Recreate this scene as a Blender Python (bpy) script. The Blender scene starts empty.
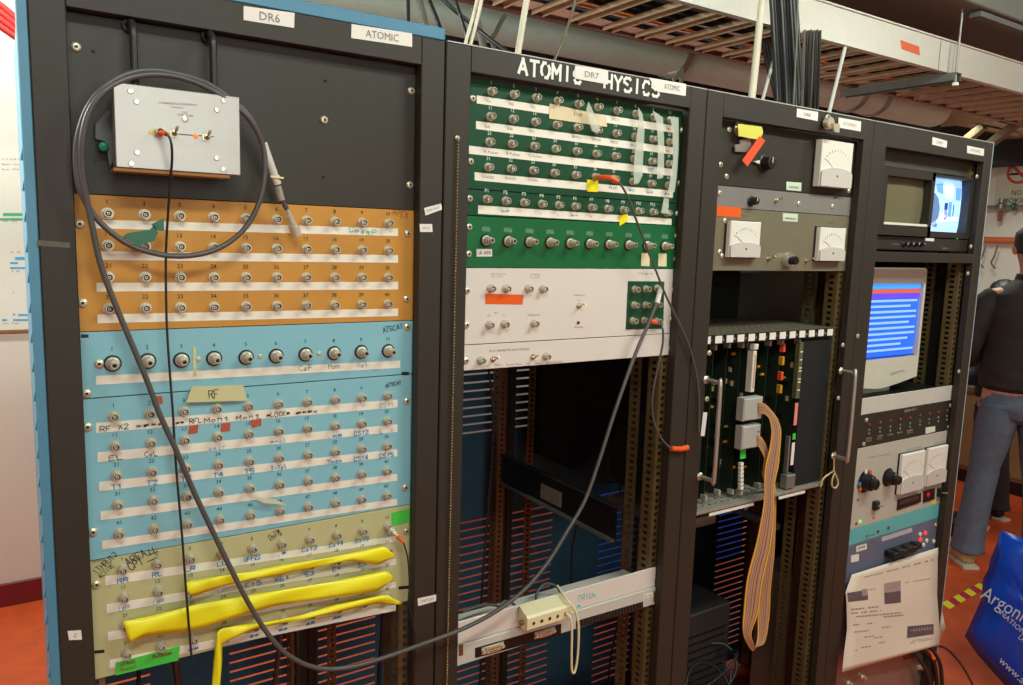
import bpy, bmesh, math, random
from mathutils import Vector, Matrix
random.seed(7)
S = bpy.context.scene
COL = S.collection
PI = math.pi
# ---------------------------------------------------------------- camera
FZ = 1.65                                   # height of the wood panel's top edge above the floor
CAM = Vector((-0.0741, -1.1415, -0.0394 + FZ))
YAW, PITCH, ROLL, FPX = 0.5814, -0.1341, 0.0310, 772.2
fw = Vector((math.sin(YAW) * math.cos(PITCH), math.cos(YAW) * math.cos(PITCH), math.sin(PITCH)))
rt0 = Vector((math.cos(YAW), -math.sin(YAW), 0))
up0 = rt0.cross(fw)
rt = rt0 * math.cos(ROLL) + up0 * math.sin(ROLL)
up = -rt0 * math.sin(ROLL) + up0 * math.cos(ROLL)
cd = bpy.data.cameras.new('camera')
cam = bpy.data.objects.new('camera', cd)
COL.objects.link(cam)
cam.matrix_world = Matrix(((rt.x, up.x, -fw.x, CAM.x), (rt.y, up.y, -fw.y, CAM.y), (rt.z, up.z, -fw.z, CAM.z), (0, 0, 0, 1)))
cd.sensor_width = 36
cd.lens = FPX / 1023 * 36
cd.clip_start = 0.02
S.camera = cam
# ---------------------------------------------------------------- world, light, exposure
S.view_settings.view_transform = 'Standard'
S.view_settings.look = 'None'
S.view_settings.gamma = 1
S.view_settings.use_curve_mapping = False
S.view_settings.exposure = 0.0
w = bpy.data.worlds.new('world')
S.world = w
w.use_nodes = True
w.node_tree.nodes['Background'].inputs[0].default_value = (1.0, 0.9, 0.78, 1)
w.node_tree.nodes['Background'].inputs[1].default_value = 0.10


def area(name, loc, sx, sy, energy, col=(1, 0.93, 0.82), rot=(0, 0, 0)):
    l = bpy.data.lights.new(name, 'AREA')
    l.shape = 'RECTANGLE'
    l.size, l.size_y = sx, sy
    l.energy = energy
    l.color = col
    o = bpy.data.objects.new(name, l)
    COL.objects.link(o)
    o.location = loc
    o.rotation_euler = rot
    return o


LC_ = (0.92, 1.0, 0.91)
area('ceiling_lamp_light', (1.75, -1.15, 2.85), 1.2, 0.16, 30, LC_, (math.radians(38), 0, 0))
area('ceiling_lamp_light', (-0.1, -1.6, 2.85), 1.2, 0.16, 22, LC_, (math.radians(38), 0, 0))
area('ceiling_lamp_light', (4.2, -1.3, 2.85), 1.2, 0.16, 20, LC_, (math.radians(20), 0, 0))
area('ceiling_lamp_light', (-0.5, 1.9, 2.98), 1.2, 0.16, 44, LC_)
area('ceiling_lamp_light', (4.6, 1.2, 2.30), 0.6, 0.16, 14, LC_)
area('front_fill_light', (0.5, -3.3, 2.05), 1.4, 1.1, 20, LC_, (math.radians(92), 0, 0))  # added soft fill, mainly for the overhead pipe; the front wall is closed
area('pipe_fill_light', (-0.75, 0.35, 2.12), 0.3, 0.5, 26, LC_, (0, math.radians(-92), math.radians(14)))  # added lamp out of view that brightens the overhead pipe


# ---------------------------------------------------------------- pixel -> point on a real plane
def ray(x, y):
    return fw + rt * ((x - 511.5) / FPX) - up * ((y - 342.5) / FPX)


def on(x, y, Y=0.0):
    d = ray(x, y)
    return CAM + d * ((Y - CAM.y) / d.y)


def onx(x, y, X):
    d = ray(x, y)
    return CAM + d * ((X - CAM.x) / d.x)


def onz(x, y, Z):
    d = ray(x, y)
    return CAM + d * ((Z - CAM.z) / d.z)


# ---------------------------------------------------------------- materials
MATS = {}


def lin(c):
    c = c / 255
    return c / 12.92 if c <= .04045 else ((c + .055) / 1.055) ** 2.4


def mat(name, rgb, rough=.5, metal=0., var=.08, scale=30., emit=0., bump=0., alpha=None, trans=0.):
    if name in MATS:
        return MATS[name]
    m = bpy.data.materials.new(name)
    m.use_nodes = True
    nt = m.node_tree
    b = nt.nodes['Principled BSDF']
    c = tuple(lin(v) for v in rgb) + (1,)
    b.inputs['Base Color'].default_value = c
    b.inputs['Roughness'].default_value = rough
    b.inputs['Metallic'].default_value = metal
    if emit:
        b.inputs['Emission Color'].default_value = c
        b.inputs['Emission Strength'].default_value = emit
    if trans:
        b.inputs['Transmission Weight'].default_value = trans
    if alpha is not None:
        b.inputs['Alpha'].default_value = alpha
    if var or bump:
        tc = nt.nodes.new('ShaderNodeTexCoord')
        nz = nt.nodes.new('ShaderNodeTexNoise')
        nz.inputs['Scale'].default_value = scale
        nz.inputs['Detail'].default_value = 5
        nt.links.new(tc.outputs['Object'], nz.inputs['Vector'])
        if var:
            mx = nt.nodes.new('ShaderNodeMix')
            mx.data_type = 'RGBA'
            mx.inputs[6].default_value = tuple(max(0, v * (1 - 2.2 * var)) for v in c[:3]) + (1,)
            mx.inputs[7].default_value = tuple(min(1, v * (1 + 2.2 * var)) for v in c[:3]) + (1,)
            nt.links.new(nz.outputs['Fac'], mx.inputs[0])
            nt.links.new(mx.outputs[2], b.inputs['Base Color'])
        if bump:
            bp = nt.nodes.new('ShaderNodeBump')
            bp.inputs['Strength'].default_value = bump
            bp.inputs['Distance'].default_value = .002
            nt.links.new(nz.outputs['Fac'], bp.inputs['Height'])
            nt.links.new(bp.outputs['Normal'], b.inputs['Normal'])
    MATS[name] = m
    return m


RACK = mat('rack_black_paint', (48, 41, 32), .55, var=.06, scale=300, bump=.15)
PBLACK = mat('panel_black_paint', (47, 41, 31), .5, var=.08, scale=200, bump=.1)
BLUE = mat('rack_blue_paint', (82, 138, 166), .4, var=.04)
DBLUE = mat('door_dark_blue', (48, 94, 120), .5, var=.1)
WOOD = mat('tan_panel', (198, 138, 54), .5, var=.09, scale=14)
LBLUE = mat('light_blue_paint', (134, 188, 201), .45, var=.04, scale=9)
BEIGE = mat('khaki_paint', (192, 187, 138), .45, var=.04, scale=9)
DGREEN = mat('dark_green_paint', (26, 74, 48), .35, var=.12, scale=12)
GREEN = mat('green_paint', (27, 102, 58), .35, var=.06, scale=12)
WHITE = mat('white_panel_paint', (224, 214, 204), .28, var=.03, scale=8)
STRIP = mat('label_strip_paper', (240, 232, 216), .7, var=.03)
NICKEL = mat('nickel', (205, 192, 165), .3, 1., var=.08)
NICKELD = mat('nickel_dull', (206, 196, 174), .38, .45, var=.1)
CHROME = mat('chrome', (216, 212, 200), .28, .8, var=0)
BRASS = mat('brass_screw', (222, 212, 184), .35, .6, var=0)
DARK = mat('dark_plastic', (22, 20, 19), .4, var=0)
BLACK = mat('black_rubber', (30, 28, 27), .5, var=0)
INKB = mat('black_ink', (30, 28, 34), .7, var=0)
INKBL = mat('blue_ink', (10, 140, 205), .7, var=0)
INKG = mat('green_ink', (60, 180, 150), .7, var=0)
INKR = mat('dark_red_ink', (140, 50, 30), .7, var=0)
INKGR = mat('grey_ink', (140, 132, 125), .7, var=0)
INKW = mat('white_ink', (235, 235, 225), .6, var=0)
ALU = mat('brushed_aluminium', (184, 180, 176), .38, .55, var=.03, scale=40)
CABLE = mat('grey_cable_jacket', (84, 80, 78), .35, var=.05)
CABLEK = mat('black_cable_jacket', (40, 38, 38), .4, var=.05)
YELLOW = mat('yellow_ribbon', (252, 238, 36), .35, var=.03, bump=.1)
LABEL = mat('white_label', (236, 230, 220), .6, var=.02)
ORANGE = mat('orange_plastic', (236, 96, 30), .4, var=.04)
REDT = mat('red_orange_tape', (235, 84, 44), .5, var=.04)
GREENT = mat('green_tape', (70, 200, 70), .6, var=.05)
TAPE = mat('masking_tape', (205, 200, 150), .6, var=.05)
CREAM = mat('cream_plastic', (232, 220, 176), .4, var=.02)
RAIL = mat('zinc_rail', (150, 128, 84), .4, .7, var=.15)
RAILB = mat('rusty_rail', (126, 86, 56), .5, .4, var=.15)
STEEL = mat('grey_steel', (150, 146, 138), .4, .6, var=.08)
TRAYW = mat('tray_aluminium', (220, 212, 198), .4, .35, var=.03)
TRAYB = mat('tray_rung_steel', (206, 176, 142), .5, .1, var=.12)
DUCT = mat('duct_grey', (214, 232, 216), .55, .1, var=.05)
OLIVE = mat('olive_grey_paint', (128, 120, 98), .4, .2, var=.05)
GREYP = mat('grey_paint', (134, 130, 124), .4, .1, var=.04)
LGREY = mat('light_grey_paint', (202, 196, 186), .4, var=.03)
METERW = mat('meter_face', (232, 226, 214), .3, var=.02)
GLASS = mat('clear_tape', (226, 230, 214), .12, var=0, alpha=.42)


# ---------------------------------------------------------------- mesh builder
class MB:
    def __init__(self):
        self.v, self.f, self.m = [], [], []
        self.sm = []

    def add(self, vs, fs, m=0, smooth=False):
        o = len(self.v)
        self.v += [Vector(p) for p in vs]
        for f in fs:
            self.f.append([o + i for i in f])
            self.m.append(m)
            self.sm.append(smooth)
        return self

    def box(self, x0, x1, y0, y1, z0, z1, m=0):
        x0, x1 = min(x0, x1), max(x0, x1)
        y0, y1 = min(y0, y1), max(y0, y1)
        z0, z1 = min(z0, z1), max(z0, z1)
        vs = [(x0, y0, z0), (x1, y0, z0), (x1, y1, z0), (x0, y1, z0), (x0, y0, z1), (x1, y0, z1), (x1, y1, z1), (x0, y1, z1)]
        return self.add(vs, [(0, 3, 2, 1), (4, 5, 6, 7), (0, 1, 5, 4), (1, 2, 6, 5), (2, 3, 7, 6), (3, 0, 4, 7)], m)

    def cbox(self, x0, x1, y0, y1, z0, z1, c=.002, m=0):
        """box with bevelled front edges (front = -y)"""
        vs = [(x0 + c, y0, z0 + c), (x1 - c, y0, z0 + c), (x1 - c, y0, z1 - c), (x0 + c, y0, z1 - c),
              (x0, y0 + c, z0), (x1, y0 + c, z0), (x1, y0 + c, z1), (x0, y0 + c, z1),
              (x0, y1, z0), (x1, y1, z0), (x1, y1, z1), (x0, y1, z1)]
        fs = [(0, 1, 2, 3), (8, 11, 10, 9)]
        for i in range(4):
            j = (i + 1) % 4
            fs += [(4 + i, 4 + j, j, i), (8 + i, 8 + j, 4 + j, 4 + i)]
        return self.add(vs, fs, m)

    def poly(self, pts, y0, y1, m=0):
        """outline in the xz plane, extruded along y"""
        n = len(pts)
        vs = [(p[0], y0, p[1]) for p in pts] + [(p[0], y1, p[1]) for p in pts]
        fs = [tuple(range(n)), tuple(range(2 * n - 1, n - 1, -1))]
        fs += [(i, i + n, (i + 1) % n + n, (i + 1) % n) for i in range(n)]
        return self.add(vs, fs, m)

    def ppoly(self, pix, Y, t=.0004, m=0):
        """pixel outline laid on the plane y=Y, thickness t towards the front"""
        P = [on(x, y, Y) for x, y in pix]
        return self.poly([(p.x, p.z) for p in P], Y - t, Y, m)

    def quad3(self, a, b, c, d, t, m=0):
        a, b, c, d = map(Vector, (a, b, c, d))
        n = (b - a).cross(d - a).normalized() * t
        return self.add([a, b, c, d, a + n, b + n, c + n, d + n], [(3, 2, 1, 0), (4, 5, 6, 7), (0, 1, 5, 4), (1, 2, 6, 5), (2, 3, 7, 6), (3, 0, 4, 7)], m)

    def bar(self, a, b, wx, wy, m=0, upv=(0, 0, 1)):
        a, b = Vector(a), Vector(b)
        d = (b - a).normalized()
        u = Vector(upv)
        if abs(d.dot(u)) > .98:
            u = Vector((0, 1, 0))
        s = d.cross(u).normalized() * wx / 2
        t = s.cross(d).normalized() * wy / 2
        vs = [a - s - t, a + s - t, a + s + t, a - s + t, b - s - t, b + s - t, b + s + t, b - s + t]
        return self.add(vs, [(0, 3, 2, 1), (4, 5, 6, 7), (0, 1, 5, 4), (1, 2, 6, 5), (2, 3, 7, 6), (3, 0, 4, 7)], m)

    def lathe(self, prof, n=20, c=(0, 0, 0), m=0, axis=(0, -1, 0), ms=None, smooth=True):
        """prof: (radius, distance along axis)"""
        ax = Vector(axis).normalized()
        u = ax.orthogonal().normalized()
        w_ = ax.cross(u)
        c = Vector(c)
        for k in range(len(prof) - 1):
            (r0, h0), (r1, h1) = prof[k], prof[k + 1]
            vs = []
            for r, h in ((r0, h0), (r1, h1)):
                for i in range(n):
                    a = 2 * PI * i / n
                    vs.append(c + ax * h + (u * math.cos(a) + w_ * math.sin(a)) * r)
            fs = [(i, (i + 1) % n, n + (i + 1) % n, n + i) for i in range(n)]
            mm = ms[k] if ms else m
            self.add(vs, fs, mm, smooth)
        return self

    def cyl(self, a, b, r, n=12, m=0, r2=None):
        a, b = Vector(a), Vector(b)
        L = (b - a).length
        r2 = r if r2 is None else r2
        return self.lathe([(0.00001, 0), (r, 0), (r2, L), (0.00001, L)], n, a, m, b - a)

    def tube(self, pts, r, n=8, m=0):
        pts = [Vector(p) for p in pts]
        rings = []
        u = None
        for i, p in enumerate(pts):
            d = (pts[min(i + 1, len(pts) - 1)] - pts[max(i - 1, 0)]).normalized()
            if u is None:
                u = d.orthogonal().normalized()
            else:
                u = (u - d * u.dot(d))
                u = u.normalized() if u.length > 1e-6 else d.orthogonal().normalized()
            w_ = d.cross(u)
            rr = r[i] if isinstance(r, list) else r
            rings.append([p + (u * math.cos(2 * PI * k / n) + w_ * math.sin(2 * PI * k / n)) * rr for k in range(n)])
        vs = [q for rg in rings for q in rg]
        fs = []
        for i in range(len(rings) - 1):
            for k in range(n):
                fs.append((i * n + k, i * n + (k + 1) % n, (i + 1) * n + (k + 1) % n, (i + 1) * n + k))
        self.add(vs, fs, m, True)
        self.add(rings[0], [tuple(range(n - 1, -1, -1))], m)
        self.add(rings[-1], [tuple(range(n))], m)
        return self

    def sphere(self, c, r, n=12, m=0, sc=(1, 1, 1)):
        c = Vector(c)
        k = max(4, n // 2)
        vs, fs = [], []
        for i in range(k + 1):
            t = PI * i / k
            for j in range(n):
                a = 2 * PI * j / n
                vs.append(c + Vector((math.sin(t) * math.cos(a) * r * sc[0], math.sin(t) * math.sin(a) * r * sc[1], math.cos(t) * r * sc[2])))
        for i in range(k):
            for j in range(n):
                fs.append((i * n + j, i * n + (j + 1) % n, (i + 1) * n + (j + 1) % n, (i + 1) * n + j))
        return self.add(vs, fs, m, True)

    def mesh(self, name, mats, org=Vector((0, 0, 0))):
        me = bpy.data.meshes.new(name)
        me.from_pydata([v - org for v in self.v], [], self.f)
        for x in (mats if isinstance(mats, (list, tuple)) else [mats]):
            me.materials.append(x)
        me.polygons.foreach_set('material_index', self.m)
        me.polygons.foreach_set('use_smooth', self.sm)
        me.update()
        return me

    def build(self, name, mats, parent=None, org=None, label=None):
        """links everything collected as ONE object; vertices are given in world coordinates"""
        if org is None:
            n = len(self.v)
            lo = Vector([min(v[i] for v in self.v) for i in range(3)])
            hi = Vector([max(v[i] for v in self.v) for i in range(3)])
            org = Vector(((lo.x + hi.x) / 2, (lo.y + hi.y) / 2, lo.z))
        org = Vector(org)
        o = bpy.data.objects.new(name, self.mesh(name, mats, org))
        COL.objects.link(o)
        place(o, org, parent)
        if label:
            o['label'] = label
        return o


WPOS = {}


def place(o, org, parent=None):
    WPOS[o.name] = Vector(org)
    if parent:
        o.parent = parent
        o.location = Vector(org) - WPOS[parent.name]
    else:
        o.location = org


def tag(o, label, cat, group=None, kind=None):
    o['label'] = label
    o['category'] = cat
    if group:
        o['group'] = group
    if kind:
        o['kind'] = kind
    return o


def thing(name, loc, label, cat, group=None):
    o = bpy.data.objects.new(name, None)
    o.empty_display_size = .02
    COL.objects.link(o)
    place(o, Vector(loc))
    return tag(o, label, cat, group)


def struct(o):
    o['kind'] = 'structure'
    return o


def inst(name, me, parent, loc, rot=None, label=None):
    o = bpy.data.objects.new(name, me)
    COL.objects.link(o)
    place(o, loc, parent)
    if rot is not None:
        o.rotation_euler = rot
    if label:
        o['label'] = label
    return o


def spline(pts, step=8):
    """Catmull-Rom through 3D points"""
    P = [Vector(p) for p in pts]
    P = [P[0] * 2 - P[1]] + P + [P[-1] * 2 - P[-2]]
    out = []
    for i in range(1, len(P) - 2):
        for k in range(step):
            t = k / step
            a, b, c, d = P[i - 1], P[i], P[i + 1], P[i + 2]
            out.append(.5 * ((2 * b) + (c - a) * t + (2 * a - 5 * b + 4 * c - d) * t * t + (3 * b - a - 3 * c + d) * t ** 3))
    out.append(P[-2])
    return out


# ---------------------------------------------------------------- lettering
GLY = {}


def printed(s):
    """flat outline of a line of printed text, size 1, as (verts, faces, width)"""
    if s in GLY:
        return GLY[s]
    c = bpy.data.curves.new('t', 'FONT')
    c.body = s
    c.size = 1
    c.resolution_u = 2
    o = bpy.data.objects.new('t', c)
    COL.objects.link(o)
    bpy.context.view_layer.update()
    me = o.to_mesh()
    vs = [Vector((v.co.x, v.co.y)) for v in me.vertices]
    fs = [tuple(p.vertices) for p in me.polygons]
    o.to_mesh_clear()
    bpy.data.objects.remove(o)
    bpy.data.curves.remove(c)
    x1 = max([v.x for v in vs] or [1])
    x0 = min([v.x for v in vs] or [0])
    GLY[s] = ([Vector((v.x - x0, v.y)) for v in vs], fs, x1 - x0)
    return GLY[s]


STK = {  # pen strokes on a 4 x 6 grid
    'A': [[(0, 0), (2, 6), (4, 0)], [(1, 2), (3, 2)]], 'B': [[(0, 0), (0, 6), (3, 5.5), (3, 3.5), (0, 3), (3.6, 2.4), (3.6, .6), (0, 0)]],
    'C': [[(4, 4.6), (3, 6), (1, 6), (0, 4), (0, 2), (1, 0), (3, 0), (4, 1.4)]], 'D': [[(0, 0), (0, 6), (2.5, 6), (4, 4), (4, 2), (2.5, 0), (0, 0)]],
    'E': [[(4, 6), (0, 6), (0, 0), (4, 0)], [(0, 3), (3, 3)]], 'F': [[(4, 6), (0, 6), (0, 0)], [(0, 3), (3, 3)]],
    'G': [[(4, 5), (3, 6), (1, 6), (0, 4), (0, 2), (1, 0), (3, 0), (4, 1), (4, 3), (2.4, 3)]], 'H': [[(0, 0), (0, 6)], [(4, 0), (4, 6)], [(0, 3), (4, 3)]],
    'I': [[(2, 0), (2, 6)]], 'J': [[(4, 6), (4, 1), (3, 0), (1, 0), (0, 1)]], 'K': [[(0, 0), (0, 6)], [(4, 6), (0, 3), (4, 0)]],
    'L': [[(0, 6), (0, 0), (4, 0)]], 'M': [[(0, 0), (0, 6), (2, 2.5), (4, 6), (4, 0)]], 'N': [[(0, 0), (0, 6), (4, 0), (4, 6)]],
    'O': [[(1, 0), (0, 2), (0, 4), (1, 6), (3, 6), (4, 4), (4, 2), (3, 0), (1, 0)]], 'P': [[(0, 0), (0, 6), (3.2, 6), (4, 5), (4, 4), (3.2, 3), (0, 3)]],
    'R': [[(0, 0), (0, 6), (3.2, 6), (4, 5), (4, 4), (3.2, 3), (0, 3)], [(2, 3), (4, 0)]], 'S': [[(4, 5), (3, 6), (1, 6), (0, 5), (0, 4), (4, 2), (4, 1), (3, 0), (1, 0), (0, 1)]],
    'T': [[(0, 6), (4, 6)], [(2, 6), (2, 0)]], 'U': [[(0, 6), (0, 1), (1, 0), (3, 0), (4, 1), (4, 6)]], 'V': [[(0, 6), (2, 0), (4, 6)]],
    'X': [[(0, 0), (4, 6)], [(0, 6), (4, 0)]], 'Y': [[(0, 6), (2, 3), (4, 6)], [(2, 3), (2, 0)]], 'W': [[(0, 6), (1, 0), (2, 4), (3, 0), (4, 6)]],
    '0': [[(1, 0), (0, 2), (0, 4), (1, 6), (3, 6), (4, 4), (4, 2), (3, 0), (1, 0)]], '1': [[(1, 5), (2, 6), (2, 0)]],
    '2': [[(0, 5), (1, 6), (3, 6), (4, 5), (4, 4), (0, 0), (4, 0)]], '3': [[(0, 6), (4, 6), (2, 3.5), (4, 2.4), (4, 1), (3, 0), (1, 0), (0, 1)]],
    '4': [[(3, 0), (3, 6), (0, 2), (4, 2)]], '5': [[(4, 6), (0, 6), (0, 3.4), (3, 3.6), (4, 2.4), (4, 1), (3, 0), (0, 0)]],
    '-': [[(0, 3), (4, 3)]], 'n': [[(0, 0), (0, 3.4), (2, 3.6), (3, 3), (3, 0)]], 'o': [[(1, 0), (0, 1.5), (1, 3.2), (3, 3), (3.4, 1), (1, 0)]],
    's': [[(3, 3.2), (1, 3.4), (.6, 2.2), (3, 1.4), (2.6, 0), (0, .2)]], 'x': [[(0, 0), (3, 3.4)], [(0, 3.4), (3, 0)]], 'm': [[(0, 0), (0, 3.4), (1.2, 3), (1.6, 0), (2, 3.2), (3.4, 3), (3.6, 0)]],
    'r': [[(0, 0), (.2, 3.4)], [(.2, 2.4), (1.6, 3.5), (3, 3)]], 'a': [[(3, 3), (1, 3.2), (0, 1.5), (1, 0), (3, 1)], [(3, 3.2), (3.4, 0)]], 'l': [[(1, 6), (1.4, 0), (2.4, .2)]],
    'e': [[(0, 1.8), (3, 2), (2.4, 3.4), (.6, 3.2), (0, 1.4), (1, 0), (3, .4)]], 't': [[(1.4, 5), (1.6, 0), (3, .2)], [(0, 3.4), (3, 3.6)]],
    '~': [[(0, 2), (.7, 4), (1.3, 1.5), (2, 4.4), (2.6, 1.6), (3.3, 3.8), (4, 2.2)]], '#': [[(0, 1), (4, 3.6), (0, 2.6), (4, 1.6), (0, 3.6), (4, 4), (.5, 1)]], '.': [[(1.6, 0), (2.2, .3)]],
}


def lay(mb, org, right, upv, s, h, pen=False, pw=.0007, width=None, m=0, lift=.0004, stencil=0., jit=0.):
    """writes s with its baseline starting at org; right/upv unit vectors of the surface"""
    right = right.normalized()
    upv = upv.normalized()
    nrm = right.cross(upv).normalized()
    off = nrm * lift
    if not pen:
        vs, fs, wd = printed(s)
        k = h / .7
        kx = (width / wd) if width else k
        mb.add([org + right * v.x * kx + upv * v.y * k + off for v in vs], fs, m)
        return
    k = h / 6
    adv = 5.6
    kx = (width / (adv * len(s) - 1.6)) if width else k
    cnt = 0
    for i, ch in enumerate(s):
        for st in STK.get(ch, []):
            P = [org + right * ((q[0] + i * adv) * kx + random.uniform(-jit, jit) * k) + upv * (q[1] * k + random.uniform(-jit, jit) * k) + off for q in st]
            if stencil:
                Ls = len(P) - 1
                P2 = list(P)
                if Ls >= 5:          # open the round letters in the middle, stencil fashion
                    h_ = len(P) // 2
                    runs = [P[:h_ + 1], P[h_:]]
                    for rn in runs:
                        rn[0] = rn[0].lerp(rn[1], .55)
                        rn[-1] = rn[-1].lerp(rn[-2], .55)
                else:
                    runs = [P2]
                    P2[0] = P2[0].lerp(P2[1], stencil * .12)
            else:
                runs = [P]
            for rn in runs:
                for a, b in zip(rn[:-1], rn[1:]):
                    d = (b - a)
                    if d.length < 1e-7:
                        continue
                    e = d.normalized() * pw * (.48 if stencil else .35)
                    sd = d.cross(nrm).normalized() * pw / 2
                    cnt += 1
                    lf = nrm * (cnt * 1.2e-5)
                    mb.add([a - e + sd + lf, a - e - sd + lf, b + e - sd + lf, b + e + sd + lf], [(0, 1, 2, 3)], m)


def write(mb, pl, pr, s, hpx, Y=0., **kw):
    """text between two pixels (baseline start and end) on the plane y=Y; hpx = letter height in pixels"""
    a, b = on(*pl, Y), on(*pr, Y)
    h = (on(pl[0], pl[1] - hpx, Y) - a).length
    r = (b - a)
    kw.setdefault('lift', .0006)
    u = Vector((0, -1, 0)).cross(r).normalized()
    if u.z < 0:
        u = -u
    lay(mb, a, r, u, s, h, width=r.length, **kw)


# ---------------------------------------------------------------- shared part meshes (origin at the base, pointing to -y)
def m_bnc():
    b = MB()
    K_ = 1.0
    b.lathe([(.0074, 0), (.0076, .0008), (.0074, .0016), (.0045, .0016)], 20)
    b.lathe([(.0064, .0016), (.0066, .0022), (.0064, .0042), (.0050, .0044), (.0050, .0048)], 6, smooth=False)
    b.lathe([(.0053, .0044), (.0053, .0125), (.0050, .0130), (.0040, .0130), (.0039, .0085)], 18)
    for s in (-1, 1):
        b.cyl((0, -.0105, s * .0045), (0, -.0105, s * .0058), .0011, 8)
    return b.mesh('bnc_connector', NICKELD)


def m_sock():
    b = MB()
    b.lathe([(.0039, .0080), (.0020, .0080)], 14, m=0)
    b.lathe([(.0020, .0075), (.0020, .0112), (.0011, .0114)], 12, m=1)
    b.lathe([(.0011, .0114), (.0007, .0114), (.0007, .0085), (.00001, .0085)], 10, m=2)
    return b.mesh('socket', [DARK, LABEL, DARK])


def m_ncon():
    b = MB()
    b.lathe([(.0108, .0003), (.0112, .001), (.0106, .0018), (.0088, .0019)], 24, m=1)
    b.lathe([(.0088, .0012), (.0090, .0035), (.0080, .0050), (.0070, .0056), (.0068, .0110), (.0056, .0125), (.0054, .0135)], 22)
    b.lathe([(.0054, .0135), (.0058, .0140), (.0058, .0165), (.0054, .0170), (.0046, .0172), (.0046, .0235), (.0042, .0240), (.0030, .0240), (.0029, .0190)], 20)
    return b.mesh('bulkhead_connector', [NICKELD, DARK])


def m_nsock():
    b = MB()
    b.lathe([(.0029, .0195), (.0012, .0195), (.0012, .0225), (.00001, .0227)], 12)
    return b.mesh('socket', [DARK])


def m_screw():
    b = MB()
    b.lathe([(.0058, 0), (.0060, .0006), (.0054, .0022), (.0036, .0034), (.0022, .0036), (.0020, .0024), (.00001, .0024)], 16, ms=[0, 0, 0, 0, 0, 1])
    return b.mesh('screw', [BRASS, DARK])


def m_tog():
    b = MB()
    b.lathe([(.0055, 0), (.0055, .0016), (.0036, .0018), (.0034, .006), (.0018, .0065)], 8, smooth=False)
    b.cyl((0, -.006, 0), (.001, -.019, .006), .0013, 10, r2=.0021)
    return b.mesh('toggle_switch', NICKEL)


def m_knob(r=.012, l=.018):
    b = MB()
    b.lathe([(r * 1.25, 0), (r * 1.3, .002), (r * 1.1, .003), (r, .004), (r * .88, l - .001), (r * .8, l), (.00001, l)], 24)
    b.box(-.0009, .0009, -l - .0006, -l, 0, r * .8, 1)
    return b.mesh('knob', [DARK, LABEL])


BNC, SOCK, NCON, NSOCK, SCREW, TOG, KNOB = m_bnc(), m_sock(), m_ncon(), m_nsock(), m_screw(), m_tog(), m_knob()


def bnc(par, p, name='bnc_connector', me=None, sock=None):
    o = inst(name, me or BNC, par, p)
    inst('socket', sock or SOCK, o, p)
    return o


def screws(par, pix, Y=0., me=None):
    for x, y in pix:
        inst('screw', me or SCREW, par, on(x, y, Y))


def lerp(a, b, t):
    return (a[0] + (b[0] - a[0]) * t, a[1] + (b[1] - a[1]) * t)


def grid(TL, TR, BL, BR, nc, nr, Y=0.):
    """points laid out evenly on the plane between four measured corners"""
    a, b, c, d = (on(*q, Y) for q in (TL, TR, BL, BR))
    return [[a.lerp(b, i / (nc - 1)).lerp(c.lerp(d, i / (nc - 1)), j / max(1, nr - 1)) for i in range(nc)] for j in range(nr)]


RT, UP = Vector((1, 0, 0)), Vector((0, 0, 1))


def strip(par, a, b, c, d, Y=0., m=None, name='label_strip', t=.0004, label=None):
    """a b c d = pixels of TL TR BR BL"""
    return MB().ppoly([a, d, c, b], Y, t).build(name, m or STRIP, par, label=label)

# ================================================================= ROOM
FLOOR = mat('floor_orange_vinyl', (212, 86, 40), .38, var=.13, scale=16)
WALL = mat('wall_off_white', (226, 216, 204), .7, var=.02, scale=3)
CEIL = mat('ceiling_dark', (50, 49, 46), .9, var=.15, scale=2)
MAROON = mat('baseboard_maroon', (120, 24, 34), .5, var=.05)
X0, X1, Y0, Y1, ZC = -2.6, 6.0, -3.4, 2.6, 3.05
struct(MB().box(X0, X1, Y0, Y1, -.05, 0).build('floor', FLOOR))
struct(MB().box(X0, X1, Y0, Y1, ZC, ZC + .05).build('ceiling', CEIL))
struct(MB().box(X0, X1, Y1, Y1 + .1, 0, ZC).build('wall_back', WALL))
struct(MB().box(X1, X1 + .1, Y0, Y1, 0, ZC).build('wall_right', WALL))
struct(MB().box(X0 - .1, X0, Y0, Y1, 0, ZC).build('wall_left', WALL))
struct(MB().box(X0, X1, Y0 - .1, Y0, 0, ZC).build('wall_front', WALL))
struct(MB().cbox(X0, X1, Y1 - .012, Y1, 0, .1, .003).build('baseboard_back', MAROON))
struct(MB().box(X1 - .012, X1, Y0, Y1 - .013, 0, .1).build('baseboard_right', MAROON))

# ================================================================= RACKS
ZT = FZ + .264
RK = [dict(L=-.038, R=.520, l=.002, r=.4795, ot=FZ + .222), dict(L=.5225, R=1.1075, l=.568, r=1.063, ot=FZ + .2235),
      dict(L=1.110, R=1.6785, l=1.157, r=1.642, ot=FZ + .217), dict(L=1.681, R=2.247, l=1.734, r=2.207, ot=FZ + .209)]
RLAB = ['tall black equipment rack with blue side and top edge, leftmost of the row',
        'tall black equipment rack lettered across its top, second from the left',
        'tall black equipment rack holding the card cage with the hanging ribbon cable',
        'tall black equipment rack holding the two screens, at the right end of the row']


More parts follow.
